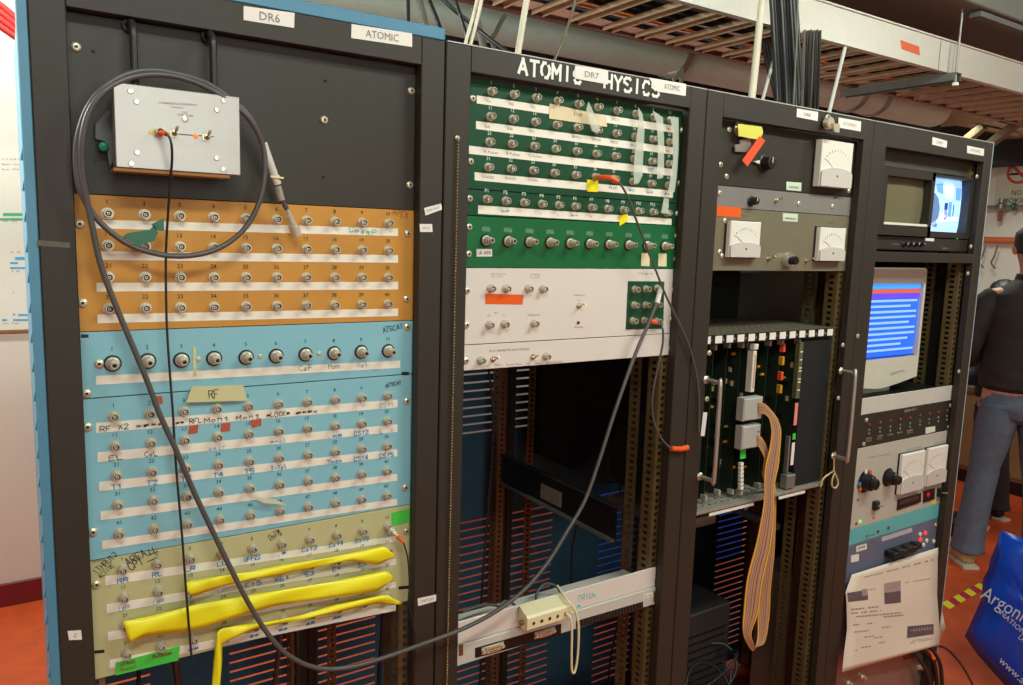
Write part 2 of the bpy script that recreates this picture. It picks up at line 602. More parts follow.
def perforated(b, x0, x1, y0, y1, z0, z1, axis, pitch=.0148, hole=.0075):
    """a ladder of metal around a row of square holes; axis = direction across the strip"""
    if axis == 'x':
        w_ = x1 - x0
        b.box(x0, x0 + w_ * .3, y0, y1, z0, z1)
        b.box(x1 - w_ * .3, x1, y0, y1, z0, z1)
    else:
        w_ = y1 - y0
        b.box(x0, x1, y0, y0 + w_ * .3, z0, z1)
        b.box(x0, x1, y1 - w_ * .3, y1, z0, z1)
    z = z0
    while z < z1 - pitch:
        if axis == 'x':
            b.box(x0 + w_ * .3, x1 - w_ * .3, y0, y1, z, z + pitch - hole)
        else:
            b.box(x0, x1, y0 + w_ * .3, y1 - w_ * .3, z, z + pitch - hole)
        z += pitch


racks = []
for i, k in enumerate(RK):
    L, R, l, r, ot = k['L'], k['R'], k['l'], k['r'], k['ot']
    t = thing('equipment_rack', ((L + R) / 2, .3, 0), RLAB[i], 'rack')
    racks.append(t)
    MB().cbox(L, l, -.022, -.004, 0, ZT, .0015).build('front_stile', RACK, t)
    MB().cbox(r, R, -.022, -.004, 0, ZT, .0015).build('front_stile', RACK, t)
    MB().cbox(l, r, -.022, -.004, ot, ZT, .001).build('top_rail', RACK, t)
    MB().cbox(l, r, -.022, -.004, 0, .09, .0015).build('bottom_rail', RACK, t)
    # white edge highlight, put in as a pale strip on top of the header
    if i:
        MB().box(L + .002, R - .002, -.0222, -.004, ZT, ZT + .0016).build('top_edge_highlight', LGREY, t)
    MB().box(L + .002, R - .002, .16, .70, ZT - .012, ZT - .009).build('top_light_blocker', DARK, t)  # plate added to block light falling in through the open rack top
    b = MB()
    for x0 in (L + .001, R - .021):
        b.box(x0, x0 + .02, -.004, .70, ZT - .05, ZT - .013)
        b.box(x0, x0 + .02, -.004, .70, .01, .06)
        b.box(x0, x0 + .02, .66, .70, .06, ZT - .05)
    b.build('side_frame', PBLACK, t)
    for s, x in ((-1, l), (1, r)):
        for yy, mm in ((.006, RAIL), (.62, RAILB)):
            b = MB()
            xa, xb = (x - .010, x + .013) if s < 0 else (x - .013, x + .010)
            perforated(b, xa, xb, yy, yy + .0016, .05, ot - .01, 'x')
            xs = xb if s < 0 else xa
            perforated(b, xs - .0008, xs + .0008, yy + .0017, yy + .034, .05, ot - .01, 'y')
            b.build('mounting_rail', mm, t)
        b = MB()
        xs = x - .013 * s + .022 * s
        perforated(b, xs - .0008, xs + .0008, .085, .118, .05, ot - .01, 'y')
        b.box(xs - .0008 + .001 * s, xs + .0008 + .016 * s, .118, .1195, .05, ot - .01)
        b.build('cable_rail', RAIL if s > 0 else RAILB, t)
    # louvred back door, two columns of slots that open to the room behind
    b = MB()
    y0, y1 = .702, .7032
    a0, a1, c0, c1 = L + .04, L + .20, R - .18, R - .02
    for xa, xb in ((L + .003, a0), (a1, c0), (c1, R - .003)):
        b.box(xa, xb, y0, y1, .03, ZT - .02)
    for xa, xb in ((a0, a1), (c0, c1)):
        z = .08
        b.box(xa, xb, y0, y1, .03, .08)
        while z < ZT - .06:
            solid = (.80 < z < 1.02) or z > 1.46
            b.box(xa, xb, y0, y1, z, z + (.024 if solid else .0188))
            z += .024
        b.box(xa, xb, y0, y1, z, ZT - .02)
    b.build('back_door', DBLUE, t, label='dark blue door with rows of slots')

t = racks[0]
# blue side panel with louvres and the blue top band
b = MB()
b.cbox(-.050, -.0382, -.0205, .012, 0, ZT + .019, .001)
b.box(-.041, -.0382, .012, .70, 0, ZT + .019)
z = .30
while z < ZT - .2:
    b.add([(-.0500, -.012, z), (-.0500, -.012, z + .014), (-.0500, .010, z), (-.0500, .010, z + .014), (-.0525, -.012, z), (-.0525, .010, z)],
          [(0, 1, 4), (2, 5, 3), (0, 4, 5, 2), (1, 3, 5, 4)])
    z += .0375
b.build('side_panel', BLUE, t, label='blue side panel')
MB().cbox(-.038, .5205, -.0205, .70, ZT + .0008, ZT + .019, .001).build('top_cap', BLUE, t, label='blue top cap')
# pale edge of the end panel of the last rack
MB().cbox(2.2475, 2.253, -.021, .70, 0, ZT + .002, .001).build('side_panel', mat('grey_blue_paint', (150, 172, 176), .4), racks[3], label='grey blue end panel')
MB().box(2.228, 2.2268, .01, .69, .07, ZT - .06).build('inner_shade_sheet', mat('matt_black', (18, 17, 16), .9, var=0), racks[3])  # black sheet put in as shade on the end panel's inner face

YF = -.0222


def sticker(rack, pix, text=None, hpx=5, name='label_sticker', Y=YF, ink=INKGR, base=None, lab=None, m=None):
    """pix: TL TR BR BL pixels; text printed on it"""
    o = MB().ppoly([pix[0], pix[3], pix[2], pix[1]], Y, .0005).build(name, m or LABEL, rack, label=lab)
    if text:
        b = MB()
        tl, tr, br, bl = pix
        h = bl[1] - tl[1]
        q = (h - hpx) / 2 / h
        pl = lerp(lerp(bl, tl, q), lerp(br, tr, q), .18 if base is None else base[0])
        pr = lerp(lerp(bl, tl, q), lerp(br, tr, q), .82 if base is None else base[1])
        write(b, pl, pr, text, hpx, Y - .0005)
        b.build('printed_text', ink, o)
    return o


sticker(racks[0], [(243.5, 6), (294.5, 13), (294, 28), (243.5, 20)], 'DR6', 8.5, base=(.32, .72))
sticker(racks[0], [(351.5, 24), (412, 33.5), (412, 47), (351, 38)], 'ATOMIC', 7.5, base=(.24, .78))
b = MB()
A, B_ = on(518.5, 73.0, YF), on(658, 97.8, YF)
B_.z = A.z
lay(b, A, B_ - A, UP, 'ATOMIC PHYSICS', .0235, pen=True, pw=.0052, width=(B_ - A).length, stencil=.45)
b.build('stencil_lettering', INKW, racks[1])
sticker(racks[1], [(575, 65.5), (608, 70.5), (608, 84.5), (574.5, 78.5)], 'DR7', 6, base=(.3, .72), Y=YF - .0008)
sticker(racks[1], [(648.5, 77.5), (686, 84), (685.5, 96), (657, 91.5)], 'ATOMIC', 5.5, base=(.3, .82), Y=YF - .0008)
sticker(racks[2], [(797, 108.5), (818, 112), (817.5, 121), (796.5, 117)], 'DR8', 3.5, base=(.35, .65))
sticker(racks[2], [(838.5, 117.5), (861, 121.5), (860.5, 131.5), (838, 127.5)], 'ATOMIC', 3, base=(.2, .8))
sticker(racks[3], [(932.5, 137), (947, 141), (946.5, 148), (932, 144.5)], 'DR9', 3, base=(.3, .7))
sticker(racks[3], [(967, 145.5), (984, 149), (983.5, 156), (967, 153)], 'ATOMIC', 2.6, base=(.2, .8))
sticker(racks[0], [(424, 208), (441, 203.5), (442, 209.5), (425.5, 215.5)], 'FRONT RACK', 2.5, base=(.12, .88))
sticker(racks[0], [(419.5, 224), (432, 224), (432.5, 232), (420, 232)], 'PATCH', 2.5, base=(.2, .8))
sticker(racks[0], [(417.5, 598.5), (436, 594.5), (436, 601), (418, 606)], 'PATCH', 2.6, base=(.2, .85))
sticker(racks[0], [(67.5, 631), (81, 630), (82, 639.5), (69, 640)], 'C', 4, base=(.4, .6), ink=INKB)
sticker(racks[2], [(703.2, 412), (707.2, 412.5), (704.5, 436), (700.6, 436)], None, Y=YF, lab='narrow upright white label')
# scratch of old tape on the left stile
MB().ppoly([(37, 240), (70, 242.5), (70, 248), (38, 246)], YF, .0003).build('tape_residue', mat('old_tape', (84, 76, 60), .35, var=.25, scale=120), racks[0])

# ================================================================= RACK 1 PANELS
U = .04445
W1 = (-.002, .4815)


def plate(par, x0, x1, z0, z1, m, y=0., t=.0032):
    return MB().cbox(x0, x1, y, y + t, z0 + .0004, z1 - .0004, .0006).build('face_plate', m, par)


# --- top black blank panel
zt = FZ
t = thing('blank_panel', (.24, .0, zt), 'black blank panel with two black handles above the tan connector panel', 'panel')
plate(t, *W1, zt, FZ + 5 * U, PBLACK)
screws(t, [(76, 47), (75.5, 165), (411, 91), (409.5, 185)])
inst('screw', SCREW, t, on(324, 120))
for x, y in ((93, 51.5), (95, 161), (325, 81), (323.5, 177)):
    MB().cyl(on(x, y, -.0002), on(x, y, -.0008), .0022, 12).build('screw_hole', DARK, t)
for hx, ax in ((129, 0), (207, 0)):
    p = on(hx, 26 if hx < 150 else 37, 0)
    q = p + Vector((0, 0, -.125))
    pts = [p + Vector((0, -.001, 0)), p + Vector((0, -.020, 0)), p + Vector((0, -.032, -.010)), p + Vector((0, -.034, -.03)), q + Vector((0, -.034, .03)), q + Vector((0, -.032, .010)), q + Vector((0, -.02, 0)), q + Vector((0, -.001, 0))]
    h = MB().tube(spline(pts, 5), .0048, 12).build('handle', CABLEK, t, label='glossy black bar handle')
    MB().cyl(p, p + Vector((0, -.006, 0)), .0085, 14).build('handle_foot', DARK, h)
    MB().cyl(q, q + Vector((0, -.006, 0)), .0085, 14).build('handle_foot', DARK, h)


def conn_panel(name, label, z0, z1, m, xr=W1, cat='connector panel'):
    t = thing(name, ((xr[0] + xr[1]) / 2, 0, z0), label, cat)
    plate(t, xr[0], xr[1], z0, z1, m)
    return t


def numbers(par, G, first, dz, h, m=INKB, ds=0, pre='', skip=(), nm='printed_numbers'):
    b = MB()
    n = first
    for row in G:
        for p in row:
            s = pre + str(n)
            if n not in skip:
                vs, fs, wd = printed(s)
                lay(b, p + Vector((-wd * h / .7 / 2 + ds, 0, dz)), RT, UP, s, h, lift=.0005)
            n += 1
    return b.build(nm, m, par)


# --- tan panel, forty connectors
t = conn_panel('connector_panel', 'tan brown panel with four rows of ten coaxial connectors', FZ - 4 * U, FZ, WOOD)
screws(t, [(79.5, 224), (82.5, 303), (407.5, 233.5), (406.5, 299)])
G = grid((107.5, 213.5), (388, 223.5), (109, 308.5), (387, 304), 10, 4)
for row in G:
    for p in row:
        bnc(t, p)
numbers(t, G, 1, .0125, .0058)
for j in range(4):
    a = lerp((94.5, 219.5), (97.5, 314.5), j / 3)
    c = lerp((398, 228.5), (398, 308.5), j / 3)
    strip(t, a, c, (c[0], c[1] + 7.6), (a[0], a[1] + 8.8))
b = MB()
write(b, (392.5, 214.5), (407, 218.5), 'APEX', 6, pen=True, pw=.0009, jit=.4)
b.build('handwriting', INKR, t)
b = MB()
write(b, (349, 231.5), (376, 235), 'CosmP', 5, Y=-.0005, pen=True, pw=.0009, jit=.5)
b.build('handwriting', INKG, t)

# --- light blue panel with ten large connectors
t = conn_panel('connector_panel', 'light blue panel with a single row of ten large coaxial connectors', FZ - 6 * U, FZ - 4 * U - .0002, LBLUE)
screws(t, [(86.5, 393.5), (407, 327)])
for x, y in ((85, 336), (405.5, 373.5)):
    MB().ppoly([(x - 4, y - 1.6), (x + 3.5, y - 1.6), (x + 3.5, y + 1.6), (x - 4, y + 1.6)], -.0001, .0004).build('slot_hole', DARK, t)
NP = [(112.5, 363.3), (147.6, 361), (181.5, 360), (214, 358.3), (246, 357.2), (276, 355.9), (305.3, 354.3), (333.8, 353), (361, 351.8), (387.9, 350.7)]
NPW = [on(x, y) for x, y in NP]
for p in NPW:
    bnc(t, p, 'bulkhead_connector', NCON, NSOCK)
numbers(t, [NPW], 1, .0168, .0056)
screws(t, [(99, 363.8)])
for x, y in ((198.5, 359), (260.5, 356.2), (319.5, 353.5)):
    MB().lathe([(.0032, 0), (.0034, .0012), (.0022, .0016), (.00001, .0016)], 12, on(x, y)).build('rivet', BRASS, t)
strip(t, (96, 376), (400, 360.5), (400, 367.8), (96, 384.8))
b = MB()
write(b, (299, 371), (312, 370), 'CsF', 5.2, Y=-.0005, pen=True, pw=.0006, jit=.3)
write(b, (328.5, 369), (340, 368.2), 'Mon', 4.8, Y=-.0005, pen=True, pw=.0006, jit=.3)
write(b, (357, 367.5), (368, 366.8), 'Rel', 4.5, Y=-.0005, pen=True, pw=.0005, jit=.3)
write(b, (383, 332.5), (402.5, 328.5), 'ATSCAT', 5, pen=True, pw=.001, jit=.5)
b.build('handwriting', INKB, t)
MB().ppoly([(192.8, 347), (195.8, 346.5), (196.4, 376), (193.2, 377)], -.0003, .0005).build('tape_strip', TAPE, t)

# --- light blue panel with fifty connectors
t = conn_panel('connector_panel', 'tall light blue panel with five rows of ten coaxial connectors and handwritten strips', FZ - 11 * U - .002, FZ - 6 * U - .0006, LBLUE)
screws(t, [(87.5, 427), (93, 532), (406.5, 401), (405, 487.5)])
tl, tr, bl, br = (113.8, 416), (386.8, 395.4), (119, 533), (386, 494.8)
G = grid(tl, tr, bl, br, 10, 5)
for row in G:
    for p in row:
        bnc(t, p)
numbers(t, G, 1, .0125, .0055)
for j in range(5):
    a, a2 = lerp((96, 423), (102.2, 541), j / 4), lerp((96, 433), (102.2, 549.4), j / 4)
    c, c2 = lerp((397.5, 399.5), (397, 498.8), j / 4), lerp((397.5, 407.3), (397, 505), j / 4)
    strip(t, a, c, c2, a2)


def under(G, n, first=1):
    """pixel-free anchor just below connector number n"""
    n -= first
    return G[n // 10][n % 10]


def scrawl(b, p, s, h=.0066, wd=None, dx=0, dz=-.0195, tilt=.02, pw=.0009, jit=.45, lift=.0011):
    wd = wd or .0052 * len(s)
    r = Vector((1, 0, tilt)).normalized()
    lay(b, p + Vector((-wd / 2 + dx, 0, dz)), r, Vector((-tilt, 0, 1)), s, h, pen=True, pw=pw, width=wd, jit=jit, lift=lift)


b = MB()
for n, s in ((1, 'RF X2'), (2, '~#~#'), (3, '#~ RFL'), (4, 'Mont'), (5, 'Mont'), (6, '#LOCK#'), (7, '#~#x'), (11, 'EL'), (12, 'CoL')):
    scrawl(b, under(G, n), s, wd=.034 if len(s) > 3 else .016, dx=.006 if n == 3 else 0)
scrawl(b, under(G, 10), 'ATSCAT', h=.006, wd=.026, dx=.012, dz=.014, tilt=.12)
b.build('handwriting', INKB, t)
b = MB()
for n, s in ((21, 'T1'), (22, 'T2'), (23, 'T3'), (24, 'T4'), (25, 'T5'), (26, 'T-Tol'), (28, 'Tmon'), (29, 'CSI4'), (30, 'CSI5'), (10, 'CSI1'), (18, '.mm'), (19, 'CSI2'), (16, '~~ol'), (20, 'L..o'), (14, 'oeor')):
    scrawl(b, under(G, n), s, wd=.013 if len(s) < 3 else .024, pw=.0012 if n > 20 or n in (18, 19) else .0006)
b.build('handwriting', INKBL, t)
for q in ([(150.5, 397), (162, 395.5), (163, 403.5), (152.5, 405.5)], [(189, 426), (198.5, 424.5), (197.5, 433), (188, 434.5)], [(221, 423.5), (230.5, 422.5), (230, 431), (220.5, 432)], [(250, 420.5), (261, 418), (261.5, 425.5), (252, 428)]):
    strip(t, *q, m=mat('red_brown_sticker', (178, 84, 58), .5, var=.2, scale=200), name='sticker_square', Y=-.0002)
o = strip(t, (192, 386.5), (243, 385), (247, 400.5), (186, 402.5), m=TAPE, name='masking_tape', Y=-.006, t=.0006)
b = MB()
write(b, (209, 398.5), (218.5, 397.5), 'RF', 8, Y=-.0066, pen=True, pw=.001, jit=.4)
b.build('handwriting', INKB, o)
MB().ppoly([(249, 495.5), (262, 497.5), (276, 499.5), (286.5, 505), (277, 504), (264, 503)], -.008, .0005).build('tape_scrap', mat('aged_tape', (214, 208, 180), .4), t)

# --- khaki panel with forty connectors, mostly taped over
t = conn_panel('connector_panel', 'khaki panel with rows of connectors crossed by yellow ribbons, lowest panel of the left rack', FZ - 15 * U + .003, FZ - 11 * U - .0024, BEIGE)
screws(t, [(96.5, 584.5), (406, 531)])
for x, y in ((99.5, 651.5), (403.5, 587.5)):
    MB().ppoly([(x - 5, y - 1), (x + 5, y - 2), (x + 5, y + 1), (x - 5, y + 2)], -.0001, .0004).build('slot_hole', DARK, t)
G = grid((122.2, 568.8), (387, 526), (126.5, 652.5), (387, 597), 10, 4)
for j, row in enumerate(G):
    for i, p in enumerate(row):
        bnc(t, p)
numbers(t, G, 1, .0122, .0052)
for j in range(4):
    a, a2 = lerp((105.2, 576.5), (109.5, 660), j / 3), lerp((105.2, 585.5), (109.5, 668.5), j / 3)
    c, c2 = lerp((395.7, 536), (395.7, 604.5), j / 3), lerp((395.7, 541.5), (395.7, 610.5), j / 3)
    strip(t, a, c, c2, a2)
b = MB()
for n, s in ((1, 'RR'), (2, 'RL'), (3, 'LR'), (4, 'LL'), (5, 'OFF22'), (6, '.~'), (7, 'CsI3'), (8, 'CsI4'), (9, 'CsI5'), (10, 'Co'), (11, 'UP'), (12, 'UP'), (13, 'UP'), (14, 'UP'), (15, 'E15'), (16, 'XE1'), (17, 'E3'), (18, 'E4'), (19, 'E5'), (33, '##'), (34, '~#'), (35, '#~'), (36, '#~'), (37, '##'), (38, '##')):
    scrawl(b, under(G, n), s, wd=.013 if len(s) < 3 else .023, pw=.0006 if n in (10, 11, 12, 14) else .0012)
b.build('handwriting', INKBL, t)
b = MB()
write(b, (128, 566), (147, 555), 'AREA', 8, pen=True, pw=.001, jit=.3)
write(b, (131, 570.5), (144, 563), 'CPT', 8, pen=True, pw=.001, jit=.3)
write(b, (149, 556), (156, 553), 'II', 7, pen=True, pw=.001, jit=.1)
write(b, (148, 557), (158, 552.5), '-', 3, pen=True, pw=.0012)
write(b, (148, 563), (158, 558.5), '-', 3, pen=True, pw=.0012)
write(b, (97, 574.5), (118, 555), '1THRU12', 6, pen=True, pw=.0008, jit=.3)
write(b, (101, 578.5), (115, 566), 'ACTIVE', 4.6, pen=True, pw=.0007, jit=.3)
write(b, (271, 540.5), (281, 533.5), 'DoFM', 6, pen=True, pw=.0008, jit=.3)
write(b, (92, 563), (104, 560), 'AREA', 2.5)
b.build('handwriting', INKB, t)
o = strip(t, (115.4, 662.7), (180.2, 645.8), (178.2, 660.2), (115.6, 675.3), m=GREENT, name='green_tape', Y=-.0005, t=.0006)
b = MB()
write(b, (120, 666), (135, 662.5), 'oEAsN', 3, Y=-.0012, pen=True, pw=.0007, jit=.4)
write(b, (121, 671), (136, 667.5), 'RonnaT', 3, Y=-.0012, pen=True, pw=.0007, jit=.4)
write(b, (153, 658.5), (172, 653.5), 'PoTTooan', 3.4, Y=-.0012, pen=True, pw=.0011, jit=.5)
b.build('handwriting', INKR, o)
strip(t, (391.5, 513), (409, 508.5), (409, 522), (392, 526), m=GREENT, name='green_tape', Y=-.0005, t=.0006)

# --- yellow ribbons pulled across the connectors (real strips of plastic, slightly wavy)


def ribbon(name, top, bot, label, y0=-.0165, waves=3, group=None, m=YELLOW, amp=.002, th=.0006):
    n = max(len(top), len(bot)) * 5

    def samp(L, f):
        k = f * (len(L) - 1)
        i = min(int(k), len(L) - 2)
        return lerp(L[i], L[i + 1], k - i)
    vs = []
    for i in range(n + 1):
        f = i / n
        a, c = samp(top, f), samp(bot, f)
        for j in range(5):
            q = lerp(a, c, j / 4)
            yy = y0 + amp * math.sin(f * waves * 6.28 + j * .9) - amp * 1.2 * math.sin(j / 4 * PI)
            vs.append(on(q[0], q[1], yy))
    fs = [(i * 5 + j, (i + 1) * 5 + j, (i + 1) * 5 + j + 1, i * 5 + j + 1) for i in range(n) for j in range(4)]
    b = MB().add(vs, fs, 0, True)
    o = b.build(name, m)
    md = o.modifiers.new('thickness', 'SOLIDIFY')
    md.thickness = th
    return tag(o, label, 'ribbon', group)


ribbon('yellow_ribbon', [(184, 583), (189.5, 581), (221, 576), (250, 571.7), (278, 566), (325.4, 558.4), (357.7, 551.8), (384.3, 546), (394.7, 554.6)],
       [(184.5, 589), (191.6, 596.7), (221, 586.6), (250, 579.5), (278, 575.5), (316, 567), (350, 560), (378, 565), (394.5, 556)],
       'yellow ribbon across the second connector row of the khaki panel, uppermost of three')
ribbon('yellow_ribbon', [(123, 621.5), (153.5, 615.5), (196, 604.6), (245, 596), (278, 590.7), (335, 581.2), (386.2, 570.8), (393.4, 576.5)],
       [(130, 643), (143, 636.5), (196, 630), (245, 614), (278, 605), (325.4, 598.3), (376.7, 591.6), (392, 580)],
       'wide yellow ribbon across the third connector row of the khaki panel, middle of three')
ribbon('yellow_ribbon', [(211.7, 690), (213.8, 660), (217, 633), (221, 628.5), (250, 623.6), (266, 622.5), (297, 616.3), (335, 605), (386.2, 594.5), (402.3, 603)],
       [(219.5, 690), (221.8, 662), (222, 645), (226, 641.6), (252, 629.5), (278, 624), (300, 620), (335, 612.5), (376.7, 603), (400, 604.5)],
       'yellow ribbon along the bottom connector row with one end hanging down, lowest of three')

# ================================================================= ALUMINIUM BOX HUNG ON RACK 1
YB = -.060
pa, pb, pc, pd = on(113.2, 83.4, YB), on(239.4, 95.9, YB), on(239.7, 174.2, YB), on(113.7, 168, YB)
xa, xb = pa.x, pb.x
zb, ztp = (pd.z + pc.z) / 2, (pa.z + pb.z) / 2
t = thing('instrument_box', ((xa + xb) / 2, -.035, zb), 'small brushed aluminium box with switches hung inside the loop of grey cable', 'instrument box')
MB().cbox(xa, xb, YB, YB + .0022, zb, ztp, .0008).build('front_cover', ALU, t)
MB().cbox(xa + .0015, xb - .0015, YB + .0024, -.014, zb + .002, ztp - .002, .001).build('case', ALU, t)
MB().box(xa - .003, xb - .014, YB + .001, -.0145, zb - .0045, zb - .0008).build('bottom_edging', mat('brown_edging', (150, 100, 50), .6), t)
sm = MB().lathe([(.0034, 0), (.0036, .0006), (.0030, .0018), (.00001, .0020)], 14).mesh('screw', CHROME)
PX = lambda x, y: (100 + x / 6.227, 75 + y / 6.227)
for x, y in ((190, 100), (228, 165), (770, 158), (728, 216), (232, 483), (195, 553), (727, 517), (769, 588)):
    inst('screw', sm, t, on(*PX(x, y), YB))
b = MB()
write(b, PX(365, 178), PX(600, 192), 'Connected Stop Distribution', 2.6, YB)
write(b, PX(440, 203), PX(520, 210), 'Common 1', 2.2, YB)
write(b, PX(510, 238), PX(548, 240), 'TEST', 1.8, YB)
write(b, PX(482, 252), PX(580, 262), 'STOP  CLEAR', 2.2, YB)
b.build('printed_text', INKGR, t)
p0, p1 = on(*PX(325, 357), YB - .0005), on(*PX(710, 384), YB - .0005)
MB().bar(p0, p1, .0008, .0008).build('printed_line', INKB, t)
MB().lathe([(.003, 0), (.003, .001), (.00001, .0012)], 12, on(*PX(318, 355), YB)).build('indicator_lamp', mat('yellow_lamp', (240, 210, 60), .4, var=0), t)
MB().lathe([(.0034, 0), (.0030, .002), (.00001, .003)], 12, on(*PX(596, 380), YB)).build('indicator_lamp', mat('orange_lamp', (250, 130, 40), .4, var=0, emit=.6), t, label='glowing orange lamp')
bnc(t, on(*PX(368, 358), YB))
inst('toggle_switch', TOG, t, on(*PX(461, 364), YB))
inst('toggle_switch', TOG, t, on(*PX(662, 388), YB))
MB().lathe([(.004, 0), (.004, .0012), (.002, .0016), (.00001, .0016)], 12, on(*PX(529, 275), YB)).build('push_button', CHROME, t)
# padded grey pouch and green tab sticking out behind the box on its left
o = MB().poly([(xa - .016, ztp - .046), (xa - .002, ztp - .028), (xa + .010, ztp - .03), (xa + .012, zb + .03), (xa - .002, zb + .002), (xa - .006, zb + .034), (xa - .017, ztp - .064)], -.010, -.005)
o = o.build('hanging_strap', mat('grey_strap', (96, 100, 104), .4, var=.1))
tag(o, 'grey strap sticking out behind the left edge of the aluminium box', 'strap')
c_ = on(103, 147, -.011)
MB().lathe([(.00001, 0), (.006, .0), (.0065, .003), (.005, .006), (.00001, .007)], 12, c_).build('green_button', mat('green_plastic', (20, 120, 80), .4), o, label='green plastic button')

# ================================================================= CABLES IN FRONT


def cable(name, pts, r, m, label, group=None, n=8, step=8, cat='cable'):
    P = [on(x, y, Y) for x, y, Y in pts]
    o = MB().tube(spline(P, step), r, n).build(name, m)
    return tag(o, label, cat, group)


def plug(par, a, b, body=NICKELD):
    """BNC plug from a (front end) towards b (cable end)"""
    a, b = Vector(a), Vector(b)
    d = b - a
    L = d.length
    mb = MB().lathe([(.0052, 0), (.0070, .0005), (.0072, L * .35), (.0070, L * .42), (.0050, L * .45), (.0048, L * .75), (.0036, L * .78), (.0036, L), (.00001, L)], 18, a, 0, d)
    mb.lathe([(.0052, .0002), (.0044, .003), (.0018, .003), (.0016, .0005), (.00001, .0004)], 14, a, 1, d)
    return mb.build('plug', [body, LABEL], par)


main = [(288, 211, -.021), (284, 204, -.024), (278, 190, -.028), (268, 160, -.034), (260, 137, -.04), (248, 115, -.045), (229, 98, -.048), (206, 83, -.05), (180, 74.5, -.05),
        (153, 70.5, -.05), (128, 74, -.05), (106, 86, -.05), (90, 104, -.048), (80, 128, -.045), (76, 155, -.042), (79, 185, -.04), (89, 208, -.036), (106, 228, -.034), (130, 245, -.033),
        (158, 254, -.034), (185, 256, -.034), (212, 251, -.034), (235, 238, -.036), (252, 218, -.038), (262, 192, -.04), (265, 165, -.041), (262, 143, -.043), (249, 119, -.052),
        (229, 101, -.056), (204, 86, -.058), (178, 77, -.058), (152, 74.5, -.058), (127, 79, -.058), (104, 92, -.057), (89, 112, -.055), (82, 140, -.052), (82, 170, -.046), (86, 196, -.042), (92, 225, -.038), (100, 262, -.035),
        (112, 296, -.034), (128, 335, -.034), (146, 378, -.034), (160, 415, -.034), (177, 452, -.034), (194, 492, -.035), (212, 530, -.037), (230, 567, -.040), (248, 602, -.044), (268, 634, -.048), (288, 655, -.05),
        (315, 667.5, -.05), (345, 668, -.05), (380, 659, -.05), (420, 645, -.05), (460, 630, -.05), (495, 612, -.05), (525, 589, -.052), (548, 562, -.052), (566, 533, -.05), (585, 500, -.048),
        (600, 458, -.045), (612, 420, -.042), (624, 385, -.038), (637, 350, -.034), (648, 325, -.03), (657, 302, -.026)]
o = cable('coaxial_cable', main, .0037, CABLE, 'long thick grey cable looped round the aluminium box and sagging across to the white panel', n=10)
plug(o, on(297, 236, -.018), on(287, 209, -.022))
MB().tube(spline([on(263, 143, -.039), on(270, 163, -.036), (on(277.5, 184, -.031))], 6), .0056, 12).build('cable_sleeve', mat('white_sleeve', (214, 208, 198), .35), o, label='white plastic sleeve')
MB().tube([on(277.5, 186, -.0305), on(281.5, 200, -.0275)], .005, 12).build('cable_sleeve', mat('printed_sleeve', (160, 154, 140), .4, var=.3, scale=300), o)
p = on(275, 177, -.032)
MB().lathe([(.0062, -.002), (.0066, 0), (.0062, .002)], 14, p, 0, (on(278, 190, -.03) - p)).build('cable_tie', CREAM, o)
MB().bar(p + Vector((-.008, -.006, 0)), p + Vector((.010, -.006, -.001)), .002, .0024).build('cable_tie', CREAM, o)
MB().tube([on(657, 303, -.0262), on(661, 288, -.022)], .0052, 10).build('cable_sleeve', LABEL, o, label='white plastic sleeve')

thin = [(164, 133.5, -.078), (169, 137, -.086), (171.5, 145, -.088), (172, 160, -.08), (170, 185, -.060), (168, 215, -.040), (166, 250, -.03), (166, 290, -.027), (167, 330, -.026), (170, 375, -.026), (173, 415, -.026), (175, 451, -.026), (178, 490, -.026), (182, 535, -.026), (186, 590, -.026), (191.5, 657, -.02)]
o = cable('signal_lead', thin, .0016, CABLEK, 'thin black lead dropping straight down from the aluminium box across the left rack panels')
MB().tube(spline([on(159, 133.5, -.072), on(163, 132.5, -.078), on(166, 134, -.081)], 4), .0032, 10).build('strain_relief', ORANGE, o, label='orange rubber boot')

# dark green adhesive flag wrapped on the tan panel
o = MB()
o.ppoly([(122, 237), (128, 233), (150, 229.5), (154, 225), (158, 233), (154, 241), (141, 244.5), (137, 245.5), (130, 241)], -.0275, .0012)
o.ppoly([(151, 224.5), (163.5, 218), (164, 231), (157, 230.5)], -.0275, .0012)
tag(o.build('tape_flag', mat('dark_green_tape', (12, 98, 66), .35, var=.12)), 'dark green tape flag stuck on the grey cable over the tan panel', 'tape')

o = cable('signal_lead', [(402.5, 541, -.024), (404.5, 546, -.026), (408, 560, -.026), (409.5, 585, -.026), (408.5, 600, -.027), (411, 615, -.028), (415.5, 640, -.028), (415, 665, -.028), (413, 700, -.026)], .0014, CABLEK,
          'thin black lead with orange boot plugged into the last connector of the khaki panel')
MB().tube([on(397, 535.5, -.020), on(403, 542, -.024)], .0034, 10).build('strain_relief', ORANGE, o, label='orange rubber boot')
plug(o, on(390, 529, -.009), on(397.5, 536, -.021))

# bead chain on the second rack
hook = on(457, 139, -.0225)
low = on(449.6, 684, -.0262)
t = thing('bead_chain', hook, 'long silver bead chain hanging down the stile of the lettered rack', 'chain')
b = MB()
n = int((hook.z - low.z + .25) / .0052)
for i in range(n):
    zz = hook.z - .004 - i * .0052
    b.sphere((hook.x, -.0262, zz), .0023, 6)
b.build('beads', RAIL, t)
MB().lathe([(.004, 0), (.004, .002), (.0022, .003), (.0022, .006), (.00001, .006)], 12, on(457, 138, -.0222)).build('hook', BRASS, t)

